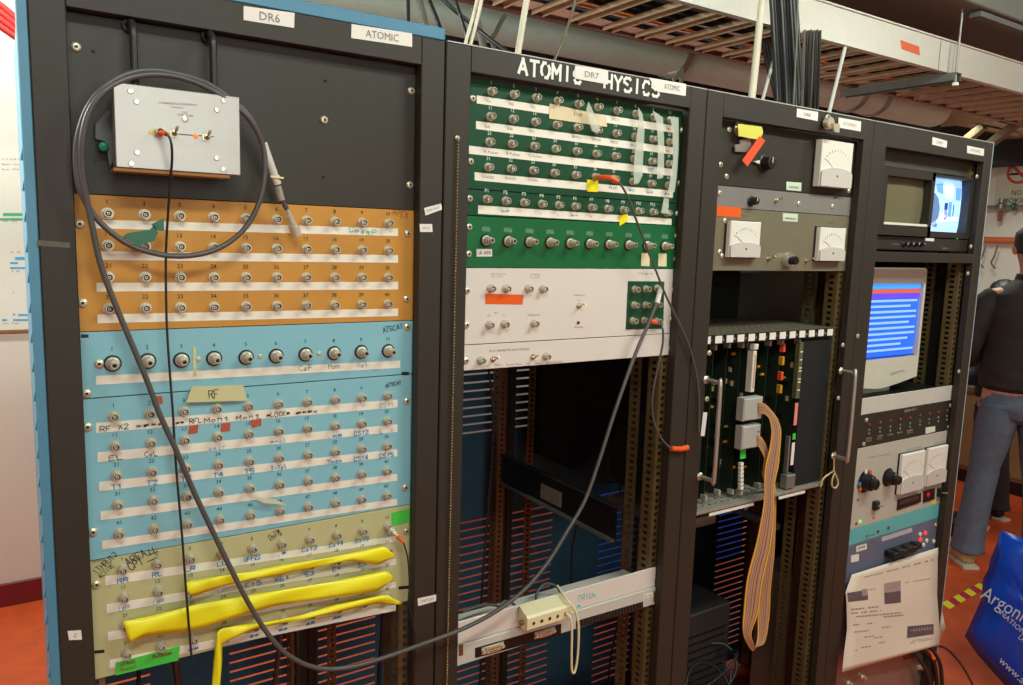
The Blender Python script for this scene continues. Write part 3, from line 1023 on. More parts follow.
# ================================================================= RACK 2 PANELS
W2 = (.5635, 1.0655)
z2 = FZ + .2201
t = conn_panel('connector_panel', 'dark green panel with four rows of ten connectors and strips of clear tape', z2 - 4 * U - .002, z2, DGREEN, W2)
screws(t, [(472.5, 98.5), (470.5, 161.5), (682, 130), (679.5, 183)])
X8 = [490.9, 513.3, 535.4, 556.9, 577.6, 597, 616.3, 635, 652.8, 669.5]
Y8 = [91.5, 94.5, 97.8, 101, 104, 107.2, 110.7, 114, 117, 120.3]
B8 = [487.8, 510.3, 532.5, 553.5, 574.8, 594.5, 613.5, 632, 650, 667.5]
BY8 = [167.3, 168.8, 170.5, 173, 175, 177, 179, 181.5, 183.5, 185.3]
G = []
for j in range(4):
    G.append([on(*lerp((X8[i], Y8[i]), (B8[i], BY8[i]), j / 3)) for i in range(10)])
for row in G:
    for p in row:
        bnc(t, p)
numbers(t, G, 1, .0118, .0058, INKW)
SR = []
for j in range(4):
    a, a2 = lerp((476.7, 95.3), (474.5, 172.2), j / 3), lerp((476.7, 103.3), (474.5, 180.3), j / 3)
    c, c2 = lerp((673, 125.5), (672.8, 190.7), j / 3), lerp((673, 132.8), (672.8, 197.8), j / 3)
    if j == 2:
        a, a2 = (a[0] - 7, a[1] - 1), (a2[0] - 7, a2[1] - 1)
    SR.append((a, c, c2, a2))
    strip(t, a, c, c2, a2)
b = MB()
ptx = lambda n, s, hh=.0042, dx=0, wd=None: lay(b, under(G, n) + Vector((-.010 + dx, 0, -.0185)), RT, UP, s, hh, width=wd or .0036 * len(s), lift=.0012)
for n, s in ((1, 'YA'), (2, 'YB'), (3, 'YC'), (7, 'FC1'), (11, 'KA'), (12, 'KB'), (13, 'KC'), (15, 'EMG1'), (16, 'EMG2'), (17, 'FC2'), (37, 'FLED')):
    ptx(n, s, wd=.0052 * len(s))
for n, s in ((21, 'A Pulser'), (22, 'B Pulser'), (23, 'C Pulser'), (31, 'A NODE'), (32, 'B NODE'), (33, 'C NODE')):
    ptx(n, s)
b.build('printed_text', INKGR, t)
b = MB()
for n, s in ((38, '~n'), (39, 'm~'), (40, '#~'), (29, 'TRT'), (18, 'H')):
    scrawl(b, under(G, n), s, wd=.014, h=.006, pw=.0008)
b.build('handwriting', INKBL, t)
b = MB()
for n, s in ((10, '#x'), (20, 'x')):
    scrawl(b, under(G, n), s, wd=.012, h=.006, pw=.0009)
b.build('handwriting', REDT, t)
o = strip(t, (549.5, 103.5), (606, 116), (607, 127), (549, 118.5), m=mat('cream_tape', (228, 208, 168), .5), name='masking_tape', Y=-.001)
b = MB()
write(b, (574, 115), (582, 116.5), 'DIS', 3.2, Y=-.0016)
b.build('printed_text', INKGR, o)
for q in ([(588.5, 101.5), (592.5, 110), (600, 125), (598, 133), (592, 131), (586, 110)],
          [(638, 107), (642.5, 114), (644.5, 130), (643, 160), (642.5, 175), (639, 183), (634, 184), (633.5, 170), (635, 150), (637, 133), (639, 120)],
          [(652.5, 110.5), (663, 117.5), (664, 140), (664, 165), (663, 178), (657, 179), (658, 150), (657, 125)],
          [(670, 117), (678.5, 117.5), (678.5, 150), (676.5, 178), (674.5, 192), (668, 192), (673, 160), (672.5, 130)],
          [(664, 197.5), (669, 199), (668, 210), (669.5, 214), (661, 213)]):
    MB().ppoly(q, -.0135, .0003).build('clear_tape', GLASS, t)
strip(t, (587, 179.5), (598, 180.5), (598, 192), (587, 191.5), m=YELLOW, name='sticker_square', Y=-.0012)

t = conn_panel('connector_panel', 'narrow green panel with twelve connectors numbered P1 to P12', z2 - 5 * U - .0014, z2 - 4 * U - .0024, DGREEN, W2)
screws(t, [(469.5, 198.5), (677.2, 213.5)])
PXX = [486.2, 505.2, 523.4, 541.2, 558, 574.5, 591, 607, 622.5, 638, 652, 666]
PYY = [199.3, 201, 202.5, 204, 205.2, 206.4, 207.5, 208.8, 210, 211, 212, 213]
Gp = [[on(a, c) for a, c in zip(PXX, PYY)]]
for p in Gp[0]:
    bnc(t, p)
numbers(t, Gp, 1, .0115, .0062, INKW, pre='P')
strip(t, (478, 205.2), (671.5, 218.8), (671.5, 225), (478, 213.8))
b = MB()
for n, s in ((2, 'oeo#~'), (3, 'v'), (4, 'r'), (5, 'x'), (6, '#~'), (7, '~')):
    scrawl(b, Gp[0][n - 1], s, h=.006, wd=.016 if len(s) > 1 else .004, pw=.0006)
b.build('handwriting', mat('pale_blue_ink', (110, 150, 200), .7, var=0), t)
strip(t, (619, 215.5), (627.5, 214), (627.5, 221), (619.5, 226), m=YELLOW, name='sticker_square', Y=-.0012)

t = conn_panel('connector_panel', 'bright green panel with one row of ten long barrel connectors', z2 - 7 * U, z2 - 5 * U - .0018, GREEN, W2)
screws(t, [(469, 227), (468.5, 254), (676.5, 236), (675.5, 259)])
XN = [485.5, 507.5, 529, 549.5, 569.5, 589, 608.5, 628, 646.5, 664]
GN = [[on(x, 240.3 + (x - 485) / 180 * 5.8) for x in XN]]
for p in GN[0]:
    bnc(t, p, 'bulkhead_connector', NCON, NSOCK)
for i in range(10):
    p = GN[0][i] + Vector((0, 0, .019))
    if i != 4 or True:
        o = MB().box(p.x - .0085, p.x + .0085, -.0006, 0, p.z - .004, p.z + .004).build('engraved_tag', mat('tag_green_grey', (88, 130, 100), .6, var=.35, scale=260), t)
o = strip(t, (476.5, 249), (492, 249), (492, 256.5), (476.5, 256.5), m=LABEL, name='label_sticker')
b = MB()
write(b, (479, 254.5), (490.5, 254.5), 'A 000', 3.6, Y=-.0006)
b.build('printed_text', INKB, o)
strip(t, (641.5, 253), (649.5, 253.2), (649.5, 266.3), (641, 266), m=CREAM, name='sticker_square')
strip(t, (658.5, 253.4), (666.5, 253.7), (666.5, 266.5), (658, 266.2), m=CREAM, name='sticker_square')

t = conn_panel('control_panel', 'white panel with an orange sticker and a green inset of nine connectors', z2 - 10 * U + .001, z2 - 7 * U - .0004, WHITE, W2)
QX = lambda x, y: (465 + x / 5.957, 260 + y / 5.957)
QY = lambda x, y: (565 + x / 5.96, 260 + y / 5.96)
screws(t, [(467, 290.5), (466.5, 325), (673.5, 290), (671, 319)])
for q in ((150, 170), (241, 170), (373, 171), (460, 173), (141, 386), (231, 382), (408, 378)):
    bnc(t, on(*QX(*q)))
o = strip(t, QX(121, 200), QX(347, 207), QX(343, 266), QX(120, 262), m=ORANGE, name='orange_sticker')
inst('toggle_switch', TOG, t, on(*QY(80, 272)))
MB().lathe([(.003, 0), (.003, .001), (.0026, .003), (.00001, .0045)], 12, on(*QY(78, 372))).build('indicator_lamp', mat('red_lamp', (130, 24, 20), .3, var=0), t)
b = MB()
for (l_, r_, s, h_) in (((153, 86), (240, 88), 'OSCILLATOR', 1.5), ((158, 102), (225, 104), 'IN   OUT', 1.4), ((388, 90), (445, 91), 'COMMON', 1.5), ((385, 106), (448, 107), 'A  OUT', 1.4), ((133, 334), (150, 334), 'IN', 1.3), ((176, 318), (192, 318), 'RF', 1.3), ((222, 334), (240, 334), 'OUT', 1.3), ((370, 331), (445, 332), 'GENERATOR', 1.5)):
    write(b, QX(*l_), QX(*r_), s, h_)
for (l_, r_, s, h_) in (((50, 213), (118, 214), 'A NORMAL', 1.4), ((72, 243), (90, 243), 'ON', 1.2), ((55, 404), (108, 404), 'POWER', 1.4), ((430, 84), (524, 86), 'SWITCHED OUT', 1.4)):
    write(b, QY(*l_), QY(*r_), s, h_)
b.build('printed_text', INKGR, t)
ins = MB().ppoly([QY(375, 126), QY(590, 128), QY(583, 408), QY(361, 414)], 0, .0012).build('inset_plate', DGREEN, t, label='dark green inset plate')
for q in ((413, 175), (480, 173), (545, 168), (410, 268), (478, 268), (545, 265), (402, 362), (468, 360), (545, 365)):
    c_ = inst('bnc_connector', BNC, ins, on(*QY(*q), -.0012))
t = conn_panel('control_panel', 'slim white panel lettered for remote shutters, just above the open bay', z2 - 11 * U, z2 - 10 * U + .0004, WHITE, W2)
screws(t, [(466, 360.5), (670, 348.5)])
bnc(t, on(*QX(90, 597)))
bnc(t, on(*QX(478, 574)))
inst('toggle_switch', TOG, t, on(*QX(165, 590)))
inst('toggle_switch', TOG, t, on(*QX(402, 577)))
b = MB()
for (l_, r_, s, h_) in (((142, 548), (382, 536), 'SLO REMOTE SHUTTERS', 2.2), ((124, 634), (145, 633), 'ON', 1.3), ((178, 630), (215, 628), 'Open', 1.6), ((245, 628), (335, 624), 'Down Time', 1.8), ((365, 622), (385, 621), 'ON', 1.3), ((415, 619), (452, 617), 'Open', 1.6), ((480, 617), (582, 609), 'Rem Shutter', 2)):
    write(b, QX(*l_), QX(*r_), s, h_)
b.build('printed_text', INKGR, t)

# leads plugged into rack 2
o = cable('signal_lead', [(617, 180.5, -.045), (623, 188, -.047), (629, 200, -.046), (637, 222, -.042), (645, 243, -.038), (654, 266, -.035), (667, 298, -.032), (680, 325, -.031), (689, 346, -.030), (696, 373, -.029), (699, 400, -.0285), (698.5, 432, -.028)], .0022, CABLE,
          'grey lead with an orange boot running from the green panel down over the right stile')
MB().tube(spline([on(597, 177.5, -.014), on(603, 177.5, -.028), on(611, 178, -.040), on(618, 182, -.0455)], 4), [.0045 + .0004 * (i % 3) for i in range(13)], 10).build('strain_relief', ORANGE, o, label='orange rubber boot')
o = cable('signal_lead', [(661, 322, -.022), (663, 331, -.03), (662.5, 345, -.03), (659, 362, -.03), (654, 385, -.028), (652, 405, -.027), (654, 422, -.027), (661, 438, -.028), (670, 448, -.029)], .0022, CABLE,
          'grey lead curling from the green inset down to a loose orange boot')
MB().tube([on(671, 448.5, -.029), on(681, 449, -.029), on(687.5, 447.5, -.029)], [.0052, .0058, .0062], 12).build('strain_relief', ORANGE, o, label='loose orange rubber boot')
MB().tube([on(649.5, 320.5, -.022), on(656, 322.5, -.023)], .0045, 10).build('strain_relief', ORANGE, o, label='orange rubber boot on the inset connectors')

# ================================================================= RACK 2 LOWER SHELF UNIT
YS = -.001
q = [on(458.8, 619.2), on(659.5, 568.2), on(656.8, 587.4), on(458.8, 643), on(458.8, 661), on(656, 605.6)]
zA, zB, zC = (q[0].z + q[1].z) / 2, (q[2].z + q[3].z) / 2, (q[4].z + q[5].z) / 2
zA, zB, zC = q[0].z * .5 + q[1].z * .5, q[2].z * .5 + q[3].z * .5, q[4].z * .5 + q[5].z * .5
t = thing('blank_panel', ((W2[0] + W2[1]) / 2, 0, zB), 'plain off-white blank panel with faint cyan writing, low in the second rack', 'panel')
plate(t, W2[0], W2[1], zB + .0004, zA, WHITE)
b = MB()
write(b, (577.5, 601), (596, 596), 'TRIUx', 5, pen=True, pw=.0012, jit=.5)
write(b, (577, 608), (580, 607), '#', 3, pen=True, pw=.0014, jit=.3)
b.build('handwriting', mat('cyan_ink', (60, 190, 205), .7, var=0), t)
MB().ppoly([(655, 580), (660, 577.5), (660, 580), (655, 583)], -.0001, .0004).build('slot_hole', DARK, t)
YU = -.004
t = thing('interface_unit', ((W2[0] + W2[1]) / 2, 0, zC), 'low grey-white unit with two serial ports and a dark row of sockets', 'electronic unit')
MB().cbox(W2[0] + .001, W2[1] - .001, YU, .10, zC, zB, .001).build('case', LGREY, t)
MB().ppoly([(475, 648), (561, 623.6), (561, 634.5), (475, 658)], YU, .0006).build('port_panel', DARK, t)
for x, y in ((492.5, 648), (544.5, 632.5)):
    p = on(x, y, YU - .0008)
    h_ = .0058
    b = MB()
    b.poly([(p.x - .016, p.z + h_), (p.x + .016, p.z + h_), (p.x + .0135, p.z - h_), (p.x - .0135, p.z - h_)], YU - .006, YU - .0008)
    b.box(p.x - .024, p.x + .024, YU - .0022, YU - .0008, p.z - .007, p.z + .007)
    pr = b.build('serial_port', BRASS, t)
    b = MB()
    for k in range(5):
        b.cyl((p.x - .010 + k * .005, YU - .006, p.z + .002), (p.x - .010 + k * .005, YU - .0066, p.z + .002), .0012, 6)
    for k in range(4):
        b.cyl((p.x - .0075 + k * .005, YU - .006, p.z - .003), (p.x - .0075 + k * .005, YU - .0066, p.z - .003), .0012, 6)
    b.build('pin_holes', DARK, pr)
    for s in (-1, 1):
        MB().lathe([(.0034, 0), (.0034, .005), (.0018, .005), (.00001, .004)], 6, (p.x + s * .021, YU - .0022, p.z), smooth=False).build('jack_screw', BRASS, pr)
b = MB().ppoly([(576, 621), (643, 601.5), (643, 609), (576, 628)], YU, .0006)
so = b.build('socket_row', DARK, t)
b = MB()
for k in range(22):
    f = (k + .5) / 22
    a_, c_ = lerp((576, 621.5), (643, 602), f), lerp((576, 627.5), (643, 608.5), f)
    b.bar(on(*a_, YU - .001), on(*c_, YU - .001), .0016, .001, upv=(0, 1, 0))
b.build('socket_ribs', mat('rib_grey', (70, 66, 60), .5), so)
o = sticker(t, [(643.5, 594.5), (653, 592), (653, 596.5), (643.5, 599)], 'E 16', 2.4, Y=YU)
for x, y in ((461, 650), (655.5, 596)):
    MB().ppoly([(x - 2, y - 5), (x + 2, y - 6), (x + 2, y + 5), (x - 2, y + 6)], YU, .0008).build('mounting_ear', RAILB, t)
# cream splitter box
p = on(531, 628, -.030)
z0, z1 = p.z - .003, p.z + .026
xa = on(521, 612, -.012).x
xb_ = on(571, 590, -.030).x
t = thing('splitter_box', ((xa + xb_) / 2, -.02, z0), 'cream plastic splitter box with a row of small holes on the low shelf unit', 'junction box')
prof = [(-.0042, z1 + .010), (-.030, z1), (-.034, z1 - .004), (-.034, z0 + .003), (-.031, z0), (-.0042, z0)]
b = MB()
n = len(prof)
b.add([(xa, y_, z_) for y_, z_ in prof] + [(xb_, y_, z_) for y_, z_ in prof], [tuple(range(n)), tuple(range(2 * n - 1, n - 1, -1))] + [(i, (i + 1) % n, (i + 1) % n + n, i + n) for i in range(n)])
b.build('case', CREAM, t)
for k in range(5):
    xx = xa + (xb_ - xa) * (.14 + .18 * k)
    MB().lathe([(.0034, 0), (.0036, .0006), (.0024, .0010), (.0022, .0002), (.00001, .0002)], 10, (xx, -.034, (z0 + z1) / 2 - .001), ms=[0, 0, 1, 1]).build('outlet_hole', [RAIL, DARK], t)
MB().lathe([(.005, 0), (.005, .006), (.003, .007), (.00001, .007)], 10, (xa, -.018, z0 + .012), 0, (-1, 0, 0)).build('side_connector', RAIL, t)
xo = xa + (xb_ - xa) * .86
zo = (z0 + z1) / 2
o = MB().tube(spline([(xo, -.036, zo), (xo + .003, -.044, zo - .004), (xo + .008, -.046, zo - .030), (xo + .010, -.046, zo - .085), (xo + .014, -.045, zo - .118), (xo + .022, -.044, zo - .120), (xo + .027, -.044, zo - .085), (xo + .026, -.044, zo - .030), (xo + .020, -.042, zo - .002), (xo + .012, -.039, zo + .014), (xo + .006, -.025, zo + .026), (xo + .012, .01, zo + .035)], 8), .0024, 10).build('looped_lead', CREAM)
tag(o, 'cream lead hanging in a long narrow loop from the splitter box', 'cable')

# ================================================================= RACK 3
W3 = (1.1525, 1.6635)
z3 = FZ + .0832
AX = lambda x, y: (690 + x / 3.426, 80 + y / 3.426)


def meter(par, q, dep, m=METERW, lab=None):
    """moving-coil meter: q = TL TR BR BL pixels of its face (on the plane y=-dep)"""
    P = [on(x, y, -dep) for x, y in q]
    x0, x1 = (P[0].x + P[3].x) / 2, (P[1].x + P[2].x) / 2
    z0, z1 = (P[2].z + P[3].z) / 2, (P[0].z + P[1].z) / 2
    w_, h_ = x1 - x0, z1 - z0
    o = MB().cbox(x0, x1, -dep + .001, -.0002, z0, z1, .002).build('panel_meter', m, par, label=lab)
    MB().cbox(x0 - .002, x1 + .002, -.004, -.0001, z0 - .002, z1 + .002, .001).build('bezel', DARK, o)
    n = 10
    pts = [(x0 + .001, z0 + .001), (x1 - .001, z0 + .001), (x1 - .001, z0 + h_ * .30)] + [(x0 + w_ * (.5 + .5 * math.cos(PI * k / n)) * .98 + .001, z0 + h_ * (.30 + .12 * math.sin(PI * k / n))) for k in range(1, n)] + [(x0 + .001, z0 + h_ * .30)]
    MB().poly(pts, -dep - .0022, -dep + .001).build('lower_cover', mat('meter_cover', (206, 198, 190), .25, var=.02), o)
    MB().lathe([(.0024, 0), (.0024, .001), (.00001, .0014)], 10, (x0 + w_ * .5, -dep - .0022, z0 + h_ * .24)).build('zero_screw', INKR, o)
    b = MB()
    cx, cz, R = x0 + w_ / 2, z0 + h_ * .22, h_ * .55
    for k in range(11):
        a = PI * (.22 + .56 * k / 10)
        b.bar((cx + R * math.cos(a), -dep + .0006, cz + R * math.sin(a)), (cx + (R + .005) * math.cos(a), -dep + .0006, cz + (R + .005) * math.sin(a)), .0005, .0012, upv=(0, 1, 0))
    a = PI * .76
    b.bar((cx, -dep + .0006, cz + .01), (cx + (R - .002) * math.cos(a), -dep + .0006, cz + (R - .002) * math.sin(a)), .0006, .0014, upv=(0, 1, 0))
    b.build('scale_and_needle', mat('faint_scale', (176, 170, 160), .7, var=0), o)
    return o


t = thing('key_switch_panel', ((W3[0] + W3[1]) / 2, 0, z3), 'black panel with yellow key tag, red tape flag and one large white meter', 'control panel')
plate(t, *W3, z3 + .0004, z3 + 3 * U, PBLACK)
for q in ((133, 170), (124, 331), (103, 290), (566, 350), (543, 380)):
    inst('screw', SCREW, t, on(*AX(*q)))
meter(t, [AX(455, 202), AX(562, 217), AX(552, 375), AX(447, 362)], .022, lab='large white panel meter')
o = strip(t, AX(330, 348), AX(382, 352), AX(380, 381), AX(330, 376), m=mat('pale_green_label', (208, 222, 196), .6, var=0), name='label_sticker')
b = MB()
write(b, AX(338, 370), AX(373, 373), 'ANORAD', 2.3, Y=-.0006)
b.build('printed_text', INKB, o)
p = on(*AX(252, 286))
kb = inst('knob', m_knob(.015, .024), t, p)
MB().poly([(p.x - .020, p.z - .003), (p.x - .038, p.z + .001), (p.x - .020, p.z + .005)], -.006, -.003).build('pointer', METERW, kb)
b = MB()
b.lathe([(.016, 0), (.016, .003), (.012, .006), (.00001, .006)], 18, on(*AX(168, 168)))
b.build('key_lock', CHROME, t)
MB().ppoly([AX(168, 205), AX(205, 200), AX(206, 225), AX(190, 248), AX(152, 245), AX(150, 222), AX(168, 220)], -.004, .003).build('key', CHROME, t)
MB().ppoly([AX(163, 150), AX(245, 160), AX(249, 180), AX(238, 206), AX(165, 192)], -.014, .0012).build('key_tag', mat('yellow_tag', (222, 214, 90), .5, var=.05), t, label='yellow key tag')
MB().ppoly([AX(178, 275), AX(238, 192), AX(257, 208), AX(196, 296)], -.020, .0010).build('red_tape_flag', REDT, t, label='red tape flag')

t = thing('control_panel', ((W3[0] + W3[1]) / 2, 0, z3 - U), 'narrow grey panel with a small black knob between black and olive panels', 'control panel')
plate(t, *W3, z3 - U, z3, GREYP)
for q in ((100, 388), (559, 440), (372, 424), (487, 433)):
    inst('screw', SCREW, t, on(*AX(*q)))
inst('knob', m_knob(.009, .018), t, on(*AX(208, 415)))
inst('toggle_switch', TOG, t, on(*AX(293, 413)))
MB().ppoly([AX(494, 400), AX(502, 400), AX(502, 406), AX(494, 406)], -.0001, .0004).build('slot_hole', DARK, t)
b = MB()
write(b, AX(175, 386), AX(212, 388), 'POWER ON', 1.2)
b.build('printed_text', INKGR, t)

t = thing('control_panel', ((W3[0] + W3[1]) / 2, 0, z3 - 4 * U), 'olive grey panel with two white meters and a chrome dial', 'control panel')
plate(t, *W3, z3 - 4 * U, z3 - U - .0004, OLIVE)
for q in ((118, 483), (108, 603), (547, 612), (100, 590)):
    inst('screw', SCREW, t, on(*AX(*q)))
meter(t, [AX(141, 481), AX(245, 487), AX(240, 612), AX(137, 605)], .016, lab='left white panel meter')
meter(t, [AX(447, 504), AX(536, 508), AX(530, 624), AX(444, 617)], .016, lab='right white panel meter')
p = on(*AX(330, 617))
o = MB().lathe([(.017, 0), (.0175, .002), (.0160, .012), (.0130, .0125), (.00001, .0125)], 26, p).build('dial', CHROME, t, label='chrome turns-counting dial')
MB().lathe([(.0095, .0125), (.0095, .026), (.0085, .028), (.00001, .028)], 22, p).build('knob', DARK, o)
for q in ((268, 612), (398, 619)):
    inst('toggle_switch', TOG, t, on(*AX(*q)))
strip(t, AX(92, 431), AX(175, 437), AX(173, 471), AX(91, 466), m=ORANGE, name='orange_sticker', Y=-.0005)
o = strip(t, AX(318, 456), AX(369, 459), AX(368, 486), AX(318, 483), m=mat('pale_green_label', (0, 0, 0)), name='label_sticker')
b = MB()
write(b, AX(325, 477), AX(362, 480), 'ANORAD', 2.3, Y=-.0006)
write(b, AX(175, 467), AX(197, 468), 'VOLTS', 1.1)
write(b, AX(470, 491), AX(492, 492), 'AMPS', 1.1)
b.build('printed_text', INKB, o)

# ---- card cage
zc1, zc0 = FZ - .2345, FZ - .626
xc0, xc1 = 1.160, 1.640
t = thing('card_cage', (1.40, .08, zc0), 'open card cage of circuit cards with two chrome handles in the third rack', 'card cage')
SH = mat('perforated_steel', (128, 120, 100), .45, .4, var=.1)
# perforated top shelf: rows of holes
for nm, zz, dp in (('top_shelf', zc1, .26), ('bottom_shelf', zc0, .26)):
    b = MB()
    y = .004
    while y < dp:
        b.box(xc0, xc1, y, y + .013, zz, zz + .0015)
        x = xc0
        while x < xc1 - .006:
            b.box(x, x + .013, y + .013, y + .020, zz, zz + .0015)
            x += .021
        y += .020
    b.build(nm, SH if nm[0] == 't' else mat('galvanised_shelf', (176, 170, 156), .4, .4, var=.08), t)
lip = MB().box(xc0, xc1 - .02, .0005, .0035, zc1 - .019, zc1 + .0014).build('top_lip', DARK, t)
b = MB()
for k in range(13):
    x = xc0 + .006 + k * .0358
    b.box(x, x + .0215, -.0004, .0005, zc1 - .0165, zc1 - .0005)
b.build('slot_label_row', LABEL, lip, label='row of small white slot labels')
b = MB()
for k in range(12):
    x = xc0 + .031 + k * .0358
    vs, fs, wd = printed(str(k + 1))
    lay(b, Vector((x, .0004, zc1 - .012)), RT, UP, str(k + 1), .005, lift=.0004)
b.build('printed_numbers', INKW, lip)
b = MB().box(xc0, xc1 - .01, -.002, .0035, zc0 - .007, zc0 + .0016)
for k in range(44):
    x = xc0 + .004 + k * .0106
    b.box(x, x + .007, -.003, -.002, zc0 - .006, zc0 - .001)
lip = b.build('bottom_lip', mat('galvanised_shelf', (0, 0, 0)), t)
b = MB()
b.box(xc0 + .06, xc0 + .21, -.0005, .001, zc0 - .017, zc0 - .010)
b.box(xc0 + .30, xc0 + .40, -.0005, .001, zc0 - .017, zc0 - .010)
b.build('lower_label_strip', LABEL, lip)
b = MB()
MATT = mat('matt_black', (18, 17, 16), .9, var=0)
MB().box(xc1 - .001, xc1, .004, .26, zc0, zc1).build('side_wall', MATT, t)
MB().box(xc0, xc0 + .001, .004, .26, zc0, zc1).build('side_wall', MATT, t)
MB().box(xc1 - .12, xc1 - .115, .008, .26, zc0 + .004, zc1 - .002).box(xc1 - .115, xc1 - .004, .008, .0095, zc0 + .004, zc1 - .006).build('blanking_plate', MATT, t)
for (mx, my0, my1, gx, gy0, gy1) in ((704.5, 380, 476, 719, 386, 472), (838, 371, 455, 856, 377, 448)):
    a = on(mx, my0, -.0225)
    c = on(mx - 3 if mx < 750 else mx - 2, my1, -.0225)
    xx = on(gx, (gy0 + gy1) / 2, -.062).x
    xx = (a.x + c.x) / 2
    g0, g1 = Vector((xx, -.062, a.z)), Vector((xx, -.062, c.z))
    pts = [Vector((xx, -.0225, a.z)), Vector((xx, -.045, a.z)), Vector((xx, -.057, a.z - .002)), Vector((xx, -.062, a.z - .010)), Vector((xx, -.062, c.z + .010)), Vector((xx, -.057, c.z + .002)), Vector((xx, -.045, c.z)), Vector((xx, -.0225, c.z))]
    o = MB().tube(spline(pts, 5), .0046, 12).build('handle', CHROME, t)
    b = MB()
    for p in (pts[0], pts[-1]):
        b.lathe([(.009, 0), (.009, .001), (.0065, .003), (.0046, .003)], 14, p)
    b.build('handle_foot', CHROME, o)
    inst('screw', SCREW, t, on(709 if mx < 750 else 842.5, 353 if mx < 750 else 345, -.0222))
    inst('screw', SCREW, t, on(706.6 if mx < 750 else 838, 399 if mx < 750 else 398, -.0222))
inst('screw', SCREW, racks[2], on(857.5, 336, -.0222))

t = thing('darkening_box', (1.40, .46, 1.0), 'matt black box added to darken the third rack behind the card cage', 'electronic unit')
MB().cbox(1.175, 1.625, .30, .66, 1.0, 1.84, .004).build('case', MATT, t)  # black box added so the open bays look dark
b = MB()
for k in range(10):
    b.box(1.20, 1.60, .2985, .2998, 1.50 + k * .03, 1.508 + k * .03)
b.build('front_slats', DARK, t)

# ---- circuit cards standing in the cage
BOARD = mat('circuit_board', (34, 46, 34), .35, var=.3, scale=60)
CHIP = mat('chip_black', (24, 22, 22), .35, var=0)
AMBER = mat('amber_part', (206, 146, 36), .4, var=.05)
GOLDY = mat('tan_part', (170, 150, 110), .4, var=.05)


def card(x, y0, seed, label, group=None, z0=zc0 + .008, z1=zc1 - .022, comps=14):
    rnd = random.Random(seed)
    t = thing('circuit_card', (x, y0, z0), label, 'circuit card', group)
    MB().box(x, x + .0016, y0, .235, z0, z1).build('board', BOARD, t)
    b, am, tn = MB(), MB(), MB()
    for k in range(comps):
        zz = z0 + .02 + rnd.random() * (z1 - z0 - .05)
        yy = y0 + .006 + rnd.random() * .06
        if rnd.random() < .5:
            b.box(x - .004, x - .0001, yy, yy + .018, zz, zz + .007)
        elif rnd.random() < .55:
            am.cyl((x - .0001, yy, zz), (x - .008, yy, zz), .0035, 8)
        else:
            tn.box(x - .005, x - .0001, yy, yy + .006, zz, zz + .012)
    if b.v:
        b.build('chips', CHIP, t)
    if am.v:
        am.build('capacitors', AMBER, t)
    if tn.v:
        tn.build('components', GOLDY, t)
    for zz in (z0 + .002, z1 - .014):
        MB().cbox(x - .0035, x + .0035, y0 - .008, y0 + .008, zz, zz + .012, .001).build('card_ejector', mat('pale_ejector', (160, 155, 140), .5), t)
    return t


for k, x in enumerate((1.178, 1.205, 1.232, 1.290, 1.322, 1.350, 1.416)):
    card(x, .03 + .012 * (k % 2), 20 + k, 'bare dark circuit card standing upright in the open card cage', 'bare circuit cards in the card cage')
xk = on(751, 370, .010).x
t = card(xk, .018, 3, 'circuit card with a tall white edge socket where the ribbon cable plugs in')
p0, p1 = on(750.5, 351, .006), on(749, 392, .006)
s_ = MB().cbox(xk - .006, xk + .006, .001, .0178, p1.z, p0.z, .0015).build('edge_socket', mat('ivory_plastic', (226, 218, 202), .4, var=.02), t, label='tall ivory socket')
MB().box(xk - .0016, xk + .0016, .0002, .001, p1.z + .008, p0.z - .008).build('contact_slot', mat('contact_pink', (190, 150, 120), .5, var=.2, scale=400), s_)
MB().cbox(xk - .007, xk + .007, -.002, .012, p0.z + .003, p0.z + .016, .002).build('latch', mat('ivory_plastic', (0, 0, 0)), s_)
GP = mat('connector_grey_plastic', (176, 172, 164), .45, var=.03)
bl = []
for (x0, x1, y0, y1) in ((745, 762, 399, 419), (743.5, 760, 427, 447)):
    a, c = on(x0, y0, -.012), on(x1, y1, -.012)
    o = MB().cbox(a.x, c.x, -.012, .010, c.z, a.z, .003).build('header_shell', GP, t, label='grey plastic header')
    b = MB()
    for k in range(3):
        b.box(c.x - .012, c.x - .008, -.0130, -.012, c.z + .012 + k * .012, c.z + .015 + k * .012)
    b.build('grip_ribs', DARK, o)
    bl.append((a, c))
MB().ppoly([(740, 449), (745.5, 448), (745.5, 458), (740, 459)], .004, .001).build('green_label', GREENT, t, label='small green label')
b = MB()
for k in range(7):
    p = on(741.5, 464 + k * 4, .008)
    b.box(p.x - .005, p.x + .005, .006, .014, p.z - .0035, p.z + .0035)
b.build('edge_contacts', LABEL, t)
xk = on(782.5, 365, .02).x
t = card(xk, .03, 5, 'circuit card with a column of red and amber parts along its edge')
for y, m in ((348, REDT), (361, AMBER), (376, REDT), (389, AMBER)):
    p = on(782.5, y, .02)
    MB().cbox(xk - .003, xk + .0046, .018, .0298, p.z - .010, p.z + .010, .001).build('edge_component', m, t)
xk = on(799.5, 365, .01).x
t = card(xk, .02, 9, 'circuit card carrying pink, green and white labels on its front edge')
MB().box(xk - .007, xk + .007, .008, .0198, on(799, 398, .01).z, on(800, 342, .01).z).build('front_strip', mat('olive_strip', (92, 92, 62), .5), t)
b = MB()
for k, y in enumerate((352, 360, 368, 371, 379, 382, 390)):
    p = on(799.5, y, .0075)
    b.box(xk - .004, xk + .005, .0068, .008, p.z - .0014, p.z + .0014)
b.build('printed_marks', LABEL, t)
